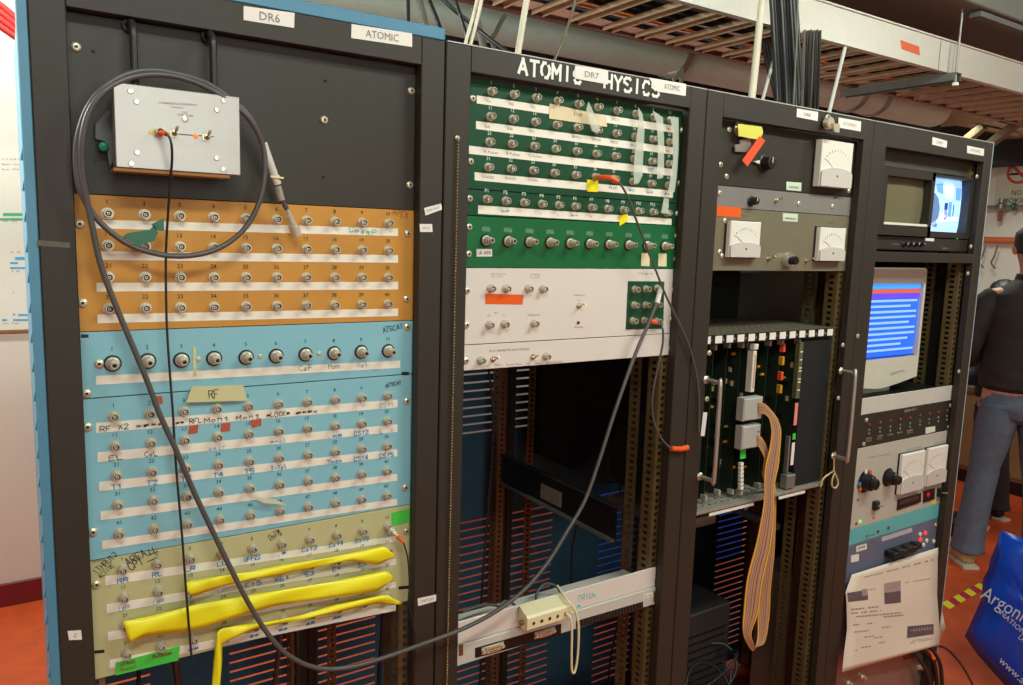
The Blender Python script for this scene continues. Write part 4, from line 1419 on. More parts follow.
for (ya, yb, m, nm) in ((403, 425, mat('pink_label', (236, 140, 124), .6), 'pink_label'), (433, 439, GREENT, 'green_label'), (442, 464, LABEL, 'white_label')):
    a, c = on(797, ya, .006), on(797, yb, .006)
    MB().box(xk - .009, xk + .002, .006, .0072, c.z, a.z).build(nm, m, t)
MB().box(xk - .022, xk - .016, .006, .016, on(790, 472, .01).z, on(790, 436, .01).z).build('edge_rail', STEEL, t)
MB().cbox(xk - .030, xk + .002, -.004, .016, on(790, 486, .01).z, on(790, 473, .01).z, .002).build('card_ejector', STEEL, t)

# ---- ribbon cable: from the upper header down in front, round a loop, back up to the lower header
RC = [mat('ribbon_' + n, c, .45, var=.03) for n, c in (('brown', (140, 84, 52)), ('orange', (224, 140, 52)), ('yellow', (222, 190, 70)), ('grey', (150, 142, 136)), ('tan', (190, 146, 112)), ('rust', (176, 100, 70)))]
order = [1, 2, 0, 4, 3, 4, 5, 0, 4, 3, 0, 4, 5, 3, 4, 0, 2, 1]
LC = [((758, 402, -.013), (758, 414, -.013)), ((765, 404, -.022), (764, 414, -.022)), ((772, 411, -.028), (769, 419, -.028)), ((778, 420, -.032), (771, 428, -.030)), ((781, 432, -.034), (771, 436, -.031)),
      ((780, 450, -.035), (769, 450, -.032)), ((778.5, 466, -.036), (765, 466, -.032)), ((775, 482, -.038), (764, 482, -.034)), ((774, 498, -.040), (764, 497, -.036)), ((774, 515, -.042), (762, 513, -.038)),
      ((771, 545, -.043), (756, 543, -.040)), ((763, 581, -.044), (747, 578, -.042)), ((758.5, 612, -.044), (743.5, 610, -.044)), ((751.5, 632, -.046), (742.5, 630, -.048)), ((753.5, 643, -.040), (746, 642, -.042)), ((756.5, 646, -.026), (753, 651, -.026)),
      ((765, 642, .000), (757.5, 638, .000)), ((769.5, 618, .014), (758, 617, .010)), ((771, 589, .018), (761, 589, .014)), ((774.5, 554, .018), (766, 553, .014)), ((776, 518, .016), (769, 518, .012)),
      ((776, 490, .008), (767, 490, .004)), ((772.5, 470, -.008), (762, 474, -.014)), ((771, 461, -.020), (763, 469, -.024)), ((767, 447, -.020), (764, 458, -.022)), ((762, 438, -.017), (760, 449, -.017)), ((757, 434, -.013), (757, 445, -.013))]
pA = spline([on(*a) for a, c in LC], 6)
pB = spline([on(*c) for a, c in LC], 6)
nc = len(order)
b = MB()
vs = []
for a, c in zip(pA, pB):
    vs += [a.lerp(c, j / nc) for j in range(nc + 1)]
for i in range(len(pA) - 1):
    for j in range(nc):
        b.m.append(order[j])
        b.f.append([i * (nc + 1) + j, (i + 1) * (nc + 1) + j, (i + 1) * (nc + 1) + j + 1, i * (nc + 1) + j + 1])
        b.sm.append(True)
b.v = vs
o = b.build('ribbon_cable', RC)
md = o.modifiers.new('thickness', 'SOLIDIFY')
md.thickness = .0009
tag(o, 'striped brown and orange ribbon cable hanging in a long loop from the card cage', 'ribbon cable')

# string on the right handle
STR = mat('string_tan', (206, 180, 130), .8, var=.1)
P = [(835, 452, -.026), (834, 461, -.027), (833.5, 470, -.027), (829, 474, -.028), (823, 479, -.028), (820.5, 487, -.027)]
P2 = [(833.5, 470, -.030), (836, 476, -.030), (838, 483, -.030), (835.5, 488, -.030), (832, 486, -.030), (832, 480, -.031), (834.5, 473, -.031)]
b = MB().tube(spline([on(*p) for p in P], 5), .0022, 8).tube(spline([on(*p) for p in P2], 5), .0022, 8)
tag(b.build('string', STR), 'tan string knotted with a small loop below the right cage handle', 'string')

# support rails and fittings seen deep inside racks 2 and 3
XS = 1.064


def sidebar(pix, X, name, m, t_=.010, th=.004, lab=None, cat='rail'):
    P = [onx(x, y, X) for x, y in pix]
    return P


a0, a1 = onx(522, 491, XS), onx(641, 556, XS)
c0, c1 = onx(536, 462, XS), onx(641, 523, XS)
t = thing('slide_rail', (XS, .3, min(a0.z, a1.z)), 'black drawer slide with pale edges along the right side inside the second rack', 'slide rail')
zl, zh = (a0.z + a1.z) / 2, (c0.z + c1.z) / 2
ya, yb = .13, .61
MB().box(XS - .006, XS - .001, ya, yb, zl, zh).build('web', DARK, t)
MB().box(XS - .016, XS - .0062, ya, yb, zl, zl + .006).build('lower_flange', STEEL, t)
MB().box(XS - .012, XS - .0062, ya, yb, zh - .004, zh).build('upper_flange', mat('dark_steel', (80, 76, 70), .4, .5), t)
P = [onx(541, 484, XS - .007), onx(561, 492, XS - .007), onx(561, 503, XS - .007), onx(541, 497, XS - .007)]
MB().box(XS - .0075, XS - .0062, min(p.y for p in P), max(p.y for p in P), zl + .016, zl + .055).build('rating_label', mat('worn_label', (128, 116, 100), .6, var=.3, scale=90), t)
XS3 = 1.650
a0, a1 = onx(777, 526, XS3), onx(809, 537, XS3)
b = MB().box(XS3 - .012, XS3, .13, .60, a1.z - .010, a1.z + .006)
tag(b.build('slide_rail', mat('blue_grey_steel', (96, 110, 124), .4, .4)), 'blue grey bar along the right side inside the third rack below the card cage', 'slide rail')
b = MB().box(1.165, 1.30, .05, .28, FZ - .690, FZ - .668)
tag(b.build('cable_shelf', mat('dull_shelf', (112, 102, 92), .5, .3)), 'narrow dull metal shelf hanging just under the left of the card cage', 'shelf')

# dark cables hanging inside racks
rnd = random.Random(5)
INS = [(.36, .30), (.10, .42), (.16, .36), (.62, .45), (.66, .38), (.80, .50), (.85, .56), (.88, .40), (1.26, .5), (1.45, .55), (.40, .55)]
for k, (x, y) in enumerate(INS):
    zt_ = ZT - .03
    pts = []
    for j in range(9):
        z = zt_ - (zt_ - .05) * j / 8
        pts.append((x + rnd.uniform(-.018, .018), y + rnd.uniform(-.03, .03), z))
    m = [CABLEK, CABLEK, mat('brown_cable', (96, 60, 44), .5), CABLEK][k % 4]
    lab = ('dark brown cable hanging down inside the racks behind the open bays', 'brown cables hanging inside the racks') if k % 4 == 2 else ('black cable hanging down inside the racks behind the open bays', 'black cables hanging inside the racks')
    tag(MB().tube(spline(pts, 4), rnd.choice([.004, .006, .003]), 8).build('power_cable', m), lab[0], 'cable', lab[1])
# loops behind the low shelf unit
for k, pts in enumerate(([(462, 612, .05), (478, 606, .06), (494, 605, .07), (502, 609, .06), (504, 615, .05), (499, 621, .04), (497, 612, .05), (503, 602, .06), (512, 603, .06), (520, 612, .07)],
                         [(536, 606, .05), (537, 593, .06), (545, 584, .07), (556, 586, .07), (562, 596, .06), (564, 604, .05)])):
    tag(MB().tube(spline([on(*p) for p in pts], 6), .003, 8).build('patch_lead', CABLE), ['grey lead with a small curl behind the left of the low shelf unit', 'grey lead arching up behind the cream splitter box'][k], 'cable')
# tangle at the bottom of rack 3
for k in range(6):
    cx, cy = 1.22 + .05 * k, .10 + .04 * (k % 3)
    R_ = .07 + .015 * (k % 4)
    pts = []
    for j in range(14):
        a = j * .62 + k
        pts.append((cx + R_ * math.cos(a), cy + R_ * .6 * math.sin(a), .42 + .035 * math.sin(a * 1.3 + k) + .012 * k))
    tag(MB().tube(spline(pts, 5), .0038, 8).build('coiled_cable', CABLEK), 'loosely coiled black cable heaped at the bottom of the third rack', 'cable', 'coiled cables at the bottom of the third rack')
MB_sh = MB().box(1.13, 1.60, .03, .42, .345, .355)
tag(MB_sh.build('rack_shelf', DARK), 'black shelf carrying coiled cables low inside the third rack', 'shelf')
t = thing('power_supply', (1.50, .35, .356), 'dark grey metal box standing on the low shelf inside the third rack', 'electronic unit')
MB().cbox(1.40, 1.585, .22, .40, .356, .62, .004).build('case', mat('dark_grey_case', (52, 50, 48), .5), t)
b = MB()
for k in range(8):
    b.box(1.42, 1.565, .2185, .2199, .40 + k * .022, .404 + k * .022)
b.build('vent_slots', DARK, t)

# ================================================================= RACK 4
W4 = (1.729, 2.259)
z4 = FZ - .4225
DX = lambda x, y: (870 + x / 6.855, 165 + y / 6.855)
# filler and dual monitor
zf = on(887, 166, 0).z
t = thing('blank_panel', (2.0, .01, zf), 'dark grey filler panel above the twin monitors', 'panel')
MB().cbox(W4[0], W4[1], .012, .015, zf + .001, RK[3]['ot'] + .012, .001).build('face_plate', mat('dark_grey_panel', (70, 66, 58), .5), t)
zmb = on(880, 249.5, 0).z
BZ = mat('monitor_black', (48, 44, 38), .4, var=.04)
t = thing('twin_monitor', (2.0, .05, zmb), 'black rack unit with two small monitors side by side, one dark and one lit', 'monitor')
zs = on(882, 235.5, 0).z
MB().cbox(W4[0] + .002, W4[1] - .002, 0, .12, zmb, zs, .002).build('base', BZ, t)
xm = on(927, 205, -.006).x


def bezel(x0, x1, z0, z1, sx0, sx1, sz0, sz1, y0, y1, name, par):
    b = MB()
    b.box(x0, sx0, y0, y1, z0, z1)
    b.box(sx1, x1, y0, y1, z0, z1)
    b.box(sx0, sx1, y0, y1, z0, sz0)
    b.box(sx0, sx1, y0, y1, sz1, z1)
    b.box(x0 + .004, x1 - .004, y1, y1 + .10, z0 + .004, z1 - .004)
    return b.build(name, BZ, par)


def crt(x0, x1, z0, z1, y, m, par, name='screen', bulge=.008, label=None):
    n = 12
    vs, fs = [], []
    for i in range(n + 1):
        for j in range(n + 1):
            u, v = i / n * 2 - 1, j / n * 2 - 1
            # rounded-corner outline
            k = 1 - .035 * (u * u * v * v)
            vs.append((x0 + (x1 - x0) * (u * k + 1) / 2, y - bulge * (1 - (u * u + v * v) / 2), z0 + (z1 - z0) * (v * k + 1) / 2))
    for i in range(n):
        for j in range(n):
            a = i * (n + 1) + j
            fs.append((a, a + n + 1, a + n + 2, a + 1))
    return MB().add(vs, fs, 0, True).build(name, m, par, label=label)


y1_ = -.012
a = on(886.8, 174.5, .008)
c = on(923, 228.5, .008)
zt_ = on(890, 167, y1_).z
bz = bezel(W4[0] + .004, xm + .004, zs + .002, zt_, on(888.5, 175, -.012).x, on(924, 200, .014).x, c.z + .004, a.z - .004, y1_, .018, 'left_monitor', t)
crt(on(888.5, 175, -.012).x - .004, on(924, 200, .014).x + .003, c.z + .002, a.z - .002, .014, mat('dead_crt_glass', (112, 106, 80), .12, var=.06, scale=4), bz, label='dark monitor screen')
MB().box(on(888.5, 175, -.012).x + .001, on(924, 200, .014).x - .001, -.010, .004, c.z + .0042, c.z + .010).build('screen_sill', METERW, bz)
y2_ = -.003
a = on(934, 177.5, .016)
c = on(958, 233, .016)
bz = bezel(xm + .0045, W4[1] - .003, zs + .002, zt_, xm + .012, c.x + .004, c.z, a.z, y2_, .03, 'right_monitor', t)
SCRB = mat('screen_blue_white', (150, 195, 255), .3, var=0, emit=1.3)
SC = crt(xm + .010, c.x + .006, c.z - .002, a.z + .002, .022, SCRB, bz, label='lit bluish monitor picture', bulge=.006)
p0x, p1x, p0z, p1z = xm + .010, c.x + .006, c.z - .002, a.z + .002


def scr(b, pts, m=0, y=.0155):
    b.poly([(p0x + (p1x - p0x) * u, p0z + (p1z - p0z) * v) for u, v in pts], y, y + .0004, m)


b = MB()
scr(b, [(.08, .12), (.42, .10), (.45, .45), (.40, .62), (.30, .72), (.10, .60)], 0)
scr(b, [(.30, .88), (.46, .90), (.50, .70), (.36, .74)], 1)
scr(b, [(.56, .55), (.64, .56), (.64, .26), (.57, .22)], 2)
scr(b, [(.66, .58), (.74, .58), (.74, .30), (.66, .30)], 1)
scr(b, [(.80, .86), (.94, .84), (.94, .62), (.82, .62)], 1)
scr(b, [(.40, .20), (.92, .24), (.92, .30), (.50, .30)], 3)
scr(b, [(.12, .06), (.20, .04), (.62, .30), (.66, .42), (.58, .44), (.50, .30)], 3)
scr(b, [(.78, .54), (.80, .54), (.80, .32), (.78, .32)], 2)
scr(b, [(.52, .94), (.74, .92), (.74, .64), (.56, .66)], 4)
b.build('picture', [mat('screen_grey_blue', (88, 118, 160), .3, var=0, emit=.8), mat('screen_mid_blue', (100, 150, 230), .3, var=0, emit=.9), mat('screen_dark_blue', (36, 60, 120), .3, var=0, emit=.7),
                    mat('screen_white', (235, 245, 255), .3, var=0, emit=1.2), mat('screen_pale', (190, 220, 255), .3, var=0, emit=1.1)], SC)
for k in range(4):
    inst('knob', m_knob(.0055, .012), t, on(903.5 + k * 5.6, 244.5, 0))
MB().lathe([(.0022, 0), (.002, .001), (.00001, .0016)], 10, on(957.2, 238.3, 0)).build('power_light', mat('green_led', (60, 240, 90), .4, var=0, emit=2), t, label='green power light')
o = strip(t, (925, 238), (934, 238.4), (934, 241.3), (925, 240.8), m=LABEL, name='maker_plate')
b = MB()
write(b, (892, 244.6), (899, 244.9), 'POWER', 1.3)
write(b, (942.5, 249), (947.5, 249.2), 'B', 1.3)
b.build('printed_text', INKGR, t)
MB().cbox(RK[3]['l'], RK[3]['r'], -.0218, -.0042, on(884, 262, -.022).z, on(884, 251.5, -.022).z, .001).build('crossbar', RACK, racks[3])
screws(racks[3], [(976.5, 176.5), (970.5, 246.5), (967.5, 273.5), (958.5, 371.5)], YF)

# white computer monitor in the bay
IV = mat('monitor_ivory', (206, 200, 182), .4, var=.02)
ym = .035
xr_ = on(924.5, 300, ym).x
xl_ = xr_ - .36
zt_, zb_ = on(908, 268, ym).z, on(905, 381, ym).z
t = thing('computer_monitor', ((xl_ + xr_) / 2, .2, zb_ - .012), 'ivory tube monitor showing a blue text screen inside the right rack', 'monitor')
sx0, sx1 = xl_ + .036, on(917.5, 320, ym + .008).x
sz1, sz0 = on(900, 283.3, ym + .008).z, on(897, 357, ym + .008).z
b = MB()
n = 16
bot = [(xl_ + (xr_ - xl_) * i / n, zb_ - .012 * math.sin(PI * i / n) + .010 * abs(i / n * 2 - 1)) for i in range(n + 1)]
b.box(xl_, sx0, ym, ym + .03, sz0, sz1)
b.box(sx1, xr_, ym, ym + .03, sz0, sz1)
b.poly([(xl_, sz1), (sx0, sz1), (sx1, sz1), (xr_, sz1), (xr_ - .002, zt_ - .006), (xr_ - .010, zt_), (xl_ + .010, zt_), (xl_ + .002, zt_ - .006)], ym, ym + .03)
b.poly(bot + [(xr_, sz0), (xl_, sz0)], ym, ym + .03)
b.add([(xl_ + .006, ym + .03, zb_ + .012), (xr_ - .006, ym + .03, zb_ + .012), (xr_ - .006, ym + .03, zt_ - .006), (xl_ + .006, ym + .03, zt_ - .006),
       (xl_ + .06, ym + .46, zb_ + .04), (xr_ - .05, ym + .46, zb_ + .04), (xr_ - .05, ym + .46, zt_ - .04), (xl_ + .06, ym + .46, zt_ - .04)],
      [(0, 1, 5, 4), (1, 2, 6, 5), (2, 3, 7, 6), (3, 0, 4, 7), (4, 5, 6, 7), (0, 3, 2, 1)])
b.build('housing', IV, t)
b = MB()
b.box(xl_ + .08, xr_ - .08, ym + .03, ym + .26, zb_ - .030, zb_ - .0)
b.build('stand', IV, t)
sc = crt(sx0, sx1, sz0, sz1, ym + .012, mat('screen_deep_blue', (30, 96, 226), .25, var=0, emit=.85), t, bulge=.005, label='lit blue text screen')
ms = [mat('screen_line_pale', (128, 168, 240), .3, var=0, emit=.9), mat('screen_orange', (190, 84, 46), .3, var=0, emit=.8), mat('screen_violet', (90, 60, 230), .3, var=0, emit=.9), mat('screen_cyan', (60, 150, 246), .3, var=0, emit=.95), mat('screen_dark_line', (24, 50, 130), .3, var=0, emit=.6)]
b = MB()
hh = sz1 - sz0
yb_ = ym + .0062
for (v0, v1, m) in ((.93, .995, 3), (.87, .925, 1), (.80, .862, 2), (.01, .03, 4)):
    b.box(sx0 + .004, sx1 - .004, yb_, yb_ + .0004, sz0 + hh * v0, sz0 + hh * v1, m)
for k in range(10):
    v = .755 - k * .073
    w_ = (sx1 - sx0) * (.94 - .1 * (k % 3 == 1) - .2 * (k == 8))
    b.box(sx0 + .004, sx0 + .004 + w_, yb_, yb_ + .0004, sz0 + hh * v, sz0 + hh * (v + .030), 0)
b.build('screen_text', ms, sc)
b = MB()
write(b, (891, 375), (905, 371.5), 'DIGITAL', 2.4, Y=ym)
b.build('printed_text', INKGR, t)
t = thing('rack_shelf', (2.0, .2, zb_ - .04), 'thin black shelf under the ivory monitor', 'shelf')
MB().box(1.745, 2.20, .02, .45, zb_ - .040, zb_ - .0305).build('shelf_plate', DARK, t)

GX = lambda x, y: (850 + x / 9.136, 395 + y / 9.136)
HX = lambda x, y: (850 + x / 5.71, 440 + y / 5.71)
t = thing('blank_panel', (2.0, 0, z4 - U), 'plain light grey blank panel below the ivory monitor', 'panel')
plate(t, *W4, z4 - U, z4, LGREY)
t = thing('indicator_panel', (2.0, 0, z4 - 3 * U), 'black panel with nine columns of tiny red and green lamps', 'control panel')
plate(t, *W4, z4 - 3 * U, z4 - U - .0004, PBLACK)
for q in ((148, 230), (124, 448), (955, 100), (917, 95), (940, 240), (898, 290)):
    inst('screw', SCREW, t, on(*GX(*q)))
LX = (175, 275, 370, 460, 550, 640, 725, 808, 887)
LY = (270, 252, 240, 225, 208, 188, 173, 158, 143)
rl = MB().lathe([(.0045, 0), (.0045, .001), (.0028, .003), (.00001, .0042)], 12).mesh('lamp', mat('dark_red_lens', (132, 40, 32), .3, var=0))
gl = MB().lathe([(.0036, 0), (.0036, .001), (.0024, .002), (.00001, .003)], 12).mesh('lamp', mat('grey_green_lens', (96, 130, 118), .3, var=0))
for x, y in zip(LX, LY):
    inst('red_lamp', rl, t, on(*GX(x, y)))
    inst('green_lamp', gl, t, on(*GX(x - 3, y + 50)))
    inst('green_lamp', gl, t, on(*GX(x - 4, y + 84)))
b = MB()
write(b, GX(498, 158), GX(614, 135), 'BEAM SHUT', 2.2)
for k, s in enumerate(('POWER', 'TRIP', 'OK', 'READY', 'LASER')):
    x, y = LX[k] - 30, LY[k] + 138 - k * 3
    write(b, GX(x, y), GX(x + 50, y - 10), s, 1.6)
    if k in (0, 1, 4):
        write(b, GX(x, y + 22), GX(x + 50, y + 12), 'STATUS', 1.6)
b.build('printed_text', mat('faded_white_ink', (180, 176, 160), .6, var=0), t)
o = strip(t, GX(690, 298), GX(778, 284), GX(778, 333), GX(690, 355), m=mat('pale_green_label', (0, 0, 0)), name='label_sticker')

t = thing('meter_panel', (2.0, 0, z4 - 8 * U), 'light grey panel with two black dial knobs and two tall white meters', 'control panel')
plate(t, *W4, z4 - 8 * U, z4 - 3 * U - .0004, mat('pale_warm_grey', (188, 180, 166), .4, var=.03))
inst('screw', SCREW, t, on(*HX(570, 15)))
inst('screw', SCREW, t, on(*HX(545, 283)))
meter(t, [HX(302, 82), HX(432, 68), HX(418, 285), HX(290, 303)], .014, lab='left tall white meter')
meter(t, [HX(452, 50), HX(562, 32), HX(548, 240), HX(437, 262)], .014, lab='right tall white meter')
for (x, y, r_) in ((84, 236, .024), (215, 212, .020)):
    o = inst('knob', m_knob(r_, .022), t, on(*HX(x, y)))
    p = on(*HX(x, y))
    MB().lathe([(r_ * .62, .022), (r_ * .62, .034), (r_ * .5, .036), (.00001, .036)], 18, p).build('crank', DARK, o)
    if x < 100:
        for a, m in ((60, REDT), (100, METERW), (185, mat('dial_blue', (70, 130, 190), .5)), (215, ORANGE)):
            q_ = p + Vector((math.cos(math.radians(a)) * r_ * 1.2, -.004, math.sin(math.radians(a)) * r_ * 1.2))
            MB().lathe([(.0065, 0), (.0062, .0016), (.00001, .0018)], 10, q_).build('dial_mark', m, o)
P = [HX(270, 340), HX(400, 302), HX(398, 352), HX(265, 398)]
o = MB().ppoly([P[0], P[3], P[2], P[1]], 0, .004).build('display_window', DARK, t)
P = [HX(282, 348), HX(392, 316), HX(390, 338), HX(280, 372)]
MB().ppoly([P[0], P[3], P[2], P[1]], -.004, .0006).build('display_glass', mat('smoked_glass', (60, 54, 50), .15, var=0), o)
P = [HX(418, 292), HX(478, 275), HX(475, 335), HX(415, 355)]
o = MB().ppoly([P[0], P[3], P[2], P[1]], 0, .004).build('button_housing', DARK, t)
MB().lathe([(.007, 0), (.007, .003), (.005, .004), (.00001, .004)], 12, on(*HX(444, 312), -.004)).build('red_button', mat('red_button', (220, 30, 36), .4, var=0), o, label='red push button')
for q in ((138, 370), (505, 296)):
    p = on(*HX(*q))
    o = MB().cbox(p.x - .010, p.x + .010, -.012, -.0002, p.z - .012, p.z + .012, .002).build('rocker_switch', DARK, t)
    MB().cyl(p + Vector((0, -.012, 0)), p + Vector((.002, -.026, .004)), .0022, 8).build('switch_lever', CHROME, o)
for q, m in (((133, 442), REDT), ((57, 465), mat('green_led', (0, 0, 0))), ((45, 342), INKR), ((35, 478), INKR)):
    MB().lathe([(.0042, 0), (.0042, .001), (.0026, .002), (.00001, .0028)], 10, on(*HX(*q))).build('indicator_lamp', m, t)
MB().ppoly([HX(462, 350), HX(490, 338), HX(494, 358), HX(464, 372)], -.0005, .0005).build('sticker', mat('yellow_tag', (0, 0, 0)), t)
b = MB()
write(b, HX(318, 60), HX(408, 42), 'BEAM CURRENT', 1.5)
write(b, HX(475, 25), HX(535, 12), 'LENS CUR', 1.5)
write(b, HX(105, 105), HX(225, 82), 'FINE   COARSE', 1.3)
b.build('printed_text', INKGR, t)

t = thing('accessory_panel', (2.0, 0, z4 - 9 * U), 'narrow turquoise panel with a toggle switch', 'control panel')
plate(t, *W4, z4 - 9 * U, z4 - 8 * U - .0004, mat('turquoise_paint', (96, 180, 182), .4, var=.04))
inst('toggle_switch', m_tog(), t, on(*HX(98, 540)))
for q in ((158, 521), (218, 500)):
    MB().lathe([(.0042, 0), (.0042, .003), (.002, .004), (.00001, .004)], 10, on(*HX(*q))).build('push_button', INKR, t)
b = MB()
write(b, HX(168, 550), HX(240, 532), 'MODEL 2A', 1.3)
b.build('printed_text', INKGR, t)
z9 = z4 - 9 * U
t = thing('controller_panel', (2.0, 0, z9 - 3 * U), 'blue grey panel with red lamps and a row of black sockets above the hanging papers', 'control panel')
plate(t, *W4, z9 - 3 * U, z9 - .0004, mat('slate_paint', (104, 108, 128), .4, var=.05))
strip(t, HX(180, 556), HX(352, 500), HX(355, 524), HX(182, 580), m=mat('lilac_label', (190, 182, 190), .5, var=.03), name='name_strip')
for q in ((488, 484), (520, 478), (508, 558)):
    inst('screw', SCREW, t, on(*HX(*q)))
b0, b1 = on(*HX(195, 640)), on(*HX(352, 594))
o = MB().cbox(b0.x, b1.x, -.010, -.0002, b1.z * .5 + b0.z * .5 - .008, b1.z * .5 + b0.z * .5 + .008, .002).build('socket_block', DARK, t)
for k in range(6):
    xx = b0.x + (b1.x - b0.x) * (k + .5) / 6
    MB().cbox(xx - .012, xx + .012, -.030, -.0102, (b0.z + b1.z) / 2 - .010 + .004 * (k % 2), (b0.z + b1.z) / 2 + .008 + .004 * (k % 2), .002).build('rocker', BLACK, o)
for q, m in (((428, 530), mat('red_led', (240, 50, 50), .4, var=0, emit=1.2)), ((400, 568), mat('red_led', (0, 0, 0))), ((398, 538), METERW), ((436, 574), METERW), ((418, 598), METERW), ((476, 578), METERW)):
    MB().lathe([(.0065, 0), (.0062, .003), (.00001, .004)], 12, on(*HX(*q))).build('indicator_lamp', m, t)
o = strip(t, HX(35, 608), HX(95, 590), HX(96, 622), HX(36, 640), m=LABEL, name='label_sticker')
b = MB()
write(b, HX(44, 626), HX(86, 612), 'SPARE', 2.2, Y=-.0006)
b.build('printed_text', INKB, o)
o = MB().ppoly([HX(5, 660), HX(50, 650), HX(50, 690), HX(5, 700)], -.0002, .0005).build('side_label', LABEL, t)
z12 = z9 - 3 * U
t = thing('steel_cabinet_unit', (2.0, .05, z12 - 11 * U), 'scuffed brownish steel unit below the hanging papers in the right rack', 'electronic unit')
MB().cbox(W4[0], W4[1], -.001, .25, z12 - 11 * U, z12 - .0006, .001).build('case', mat('scuffed_steel', (150, 128, 118), .35, .45, var=.12, scale=9, bump=.2), t)
KX = lambda x, y: (840 + x / 8.058, 600 + y / 8.058)
for q in ((180, 615), (635, 540), (65, 665)):
    p = on(*KX(*q), -.001)
    MB().lathe([(.009, 0), (.009, .002), (.005, .006), (.005, .012), (.00001, .012)], 14, p).build('round_connector', BRASS, t)
MB().ppoly([KX(510, 420), KX(600, 405), KX(600, 460), KX(512, 480)], -.001, .003).build('fuse_block', INKR, t)

# papers taped over the units


def paper(name, rows, label, y0, amp, marks=None):
    """rows: list of (left px, right px) from top to bottom"""
    n = 8
    vs, fs = [], []
    R_ = []
    for k in range(len(rows) - 1):
        for s in range(4):
            R_.append((lerp(rows[k][0], rows[k + 1][0], s / 4), lerp(rows[k][1], rows[k + 1][1], s / 4)))
    R_.append(rows[-1])
    N = len(R_)
    dep = lambda u, v: y0 - amp * (v ** 1.5) * (1 + .25 * math.sin(u * 5 + v * 2)) - .0025 * math.sin(u * 7 + v * 3)
    for i, (a, c) in enumerate(R_):
        for j in range(n + 1):
            q = lerp(a, c, j / n)
            vs.append(on(q[0], q[1], dep(j / n, i / (N - 1))))
    for i in range(N - 1):
        for j in range(n):
            fs.append((i * (n + 1) + j, i * (n + 1) + j + 1, (i + 1) * (n + 1) + j + 1, (i + 1) * (n + 1) + j))
    o = MB().add(vs, fs, 0, True).build(name, mat('paper', (232, 216, 196), .7, var=.03, scale=12))
    md = o.modifiers.new('thickness', 'SOLIDIFY')
    md.thickness = .0004
    tag(o, label, 'paper')

    def at(u, v):
        k = min(int(v * (N - 1)), N - 2)
        f = v * (N - 1) - k
        a, c = lerp(R_[k][0], R_[k + 1][0], f), lerp(R_[k][1], R_[k + 1][1], f)
        q = lerp(a, c, u)
        return on(q[0], q[1], dep(u, v) - .0011)
    return o, at


o, at = paper('paper_sheet', [((858, 573), (938, 550)), ((856, 600), (938.5, 594)), ((852, 622), (945.5, 628)), ((850, 640), (939, 641)), ((850, 655), (938.5, 646))], 'rear white sheet of printed notes with one corner sticking out to the right', -.009, .012)
o, at = paper('paper_sheet', [((852, 574.5), (938, 547.5)), ((845.5, 592), (937.5, 577)), ((846.5, 604), (937, 595)), ((847, 630), (939, 622)), ((844, 652), (939.5, 636)), ((842, 672), (939.3, 645))],
              'front white sheet of printed notes with small grey pictures, hanging on the right rack', -.016, .020)
b = MB()


def pq(b, u0, v0, u1, v1, m, n=6):
    for i in range(n):
        for j in range(n):
            ua, ub = u0 + (u1 - u0) * i / n, u0 + (u1 - u0) * (i + 1) / n
            va, vb = v0 + (v1 - v0) * j / n, v0 + (v1 - v0) * (j + 1) / n
            b.add([at(ua, va), at(ub, va), at(ub, vb), at(ua, vb)], [(0, 3, 2, 1)], m)


pq(b, .02, .22, .24, .37, 0)
pq(b, .18, .20, .24, .30, 1)
pq(b, .42, .18, .60, .30, 1)
pq(b, .42, .30, .60, .43, 0)
pq(b, .66, .62, .94, .76, 0)
for k in range(8):
    pq(b, .69 + .03 * k, .66, .705 + .03 * k, .69, 1, 1)
b.build('printed_pictures', [mat('photocopy_dark', (104, 84, 88), .7, var=.3, scale=120), mat('photocopy_light', (172, 150, 150), .7, var=.2, scale=120)], o)
b = MB()
rnd = random.Random(2)
for (u0, u1, v) in ((.12, .95, .07), (.26, .40, .22), (.62, .92, .20), (.05, .35, .44), (.05, .38, .47), (.10, .60, .50), (.40, .62, .52), (.07, .28, .56), (.34, .48, .60), (.08, .26, .62), (.20, .30, .68), (.30, .40, .70), (.68, .92, .80), (.70, .95, .83), (.08, .14, .80), (.18, .28, .78), (.36, .44, .76)):
    u = u0
    while u < u1:
        du = rnd.uniform(.015, .04)
        if rnd.random() < .8:
            pq(b, u, v, min(u + du, u1), v + .010, 0, 1)
        u += du + .008
b.build('printed_text', mat('photocopy_text', (160, 146, 138), .7, var=0), o)
# cables at the foot of rack 4
for k, pts in enumerate(([(905, 650, .0), (915, 655, -.02), (925, 668, -.03), (930, 685, -.03), (931, 705, -.03)],
                         [(915, 648, -.0), (926, 652, -.02), (934, 662, -.03), (937, 685, -.03), (936, 705, -.03)],
                         [(922, 646, -.002), (932, 650, -.02), (940, 664, -.03), (942, 688, -.03), (940, 705, -.03)])):
    tag(MB().tube(spline([on(*p) for p in pts], 6), .006, 8).build('power_cable', CABLEK), 'thick black cable drooping below the hanging papers at the right rack', 'cable', 'black cables below the papers')
tag(MB().tube(spline([on(924, 649, -.012), on(929, 652, -.022), on(934, 659, -.034)], 5), .0062, 10).build('cable_boot', ORANGE), 'orange cable sleeve among the black cables below the papers', 'cable')
pts = [on(939, 646, .03), on(948, 650, .03), onz(962, 666, .25), onz(975, 690, .01), onz(984, 720, .008)]
tag(MB().tube(spline(pts, 8), .004, 8).build('floor_cable', CABLEK), 'thin black cable running from the right rack down over the orange floor', 'cable')

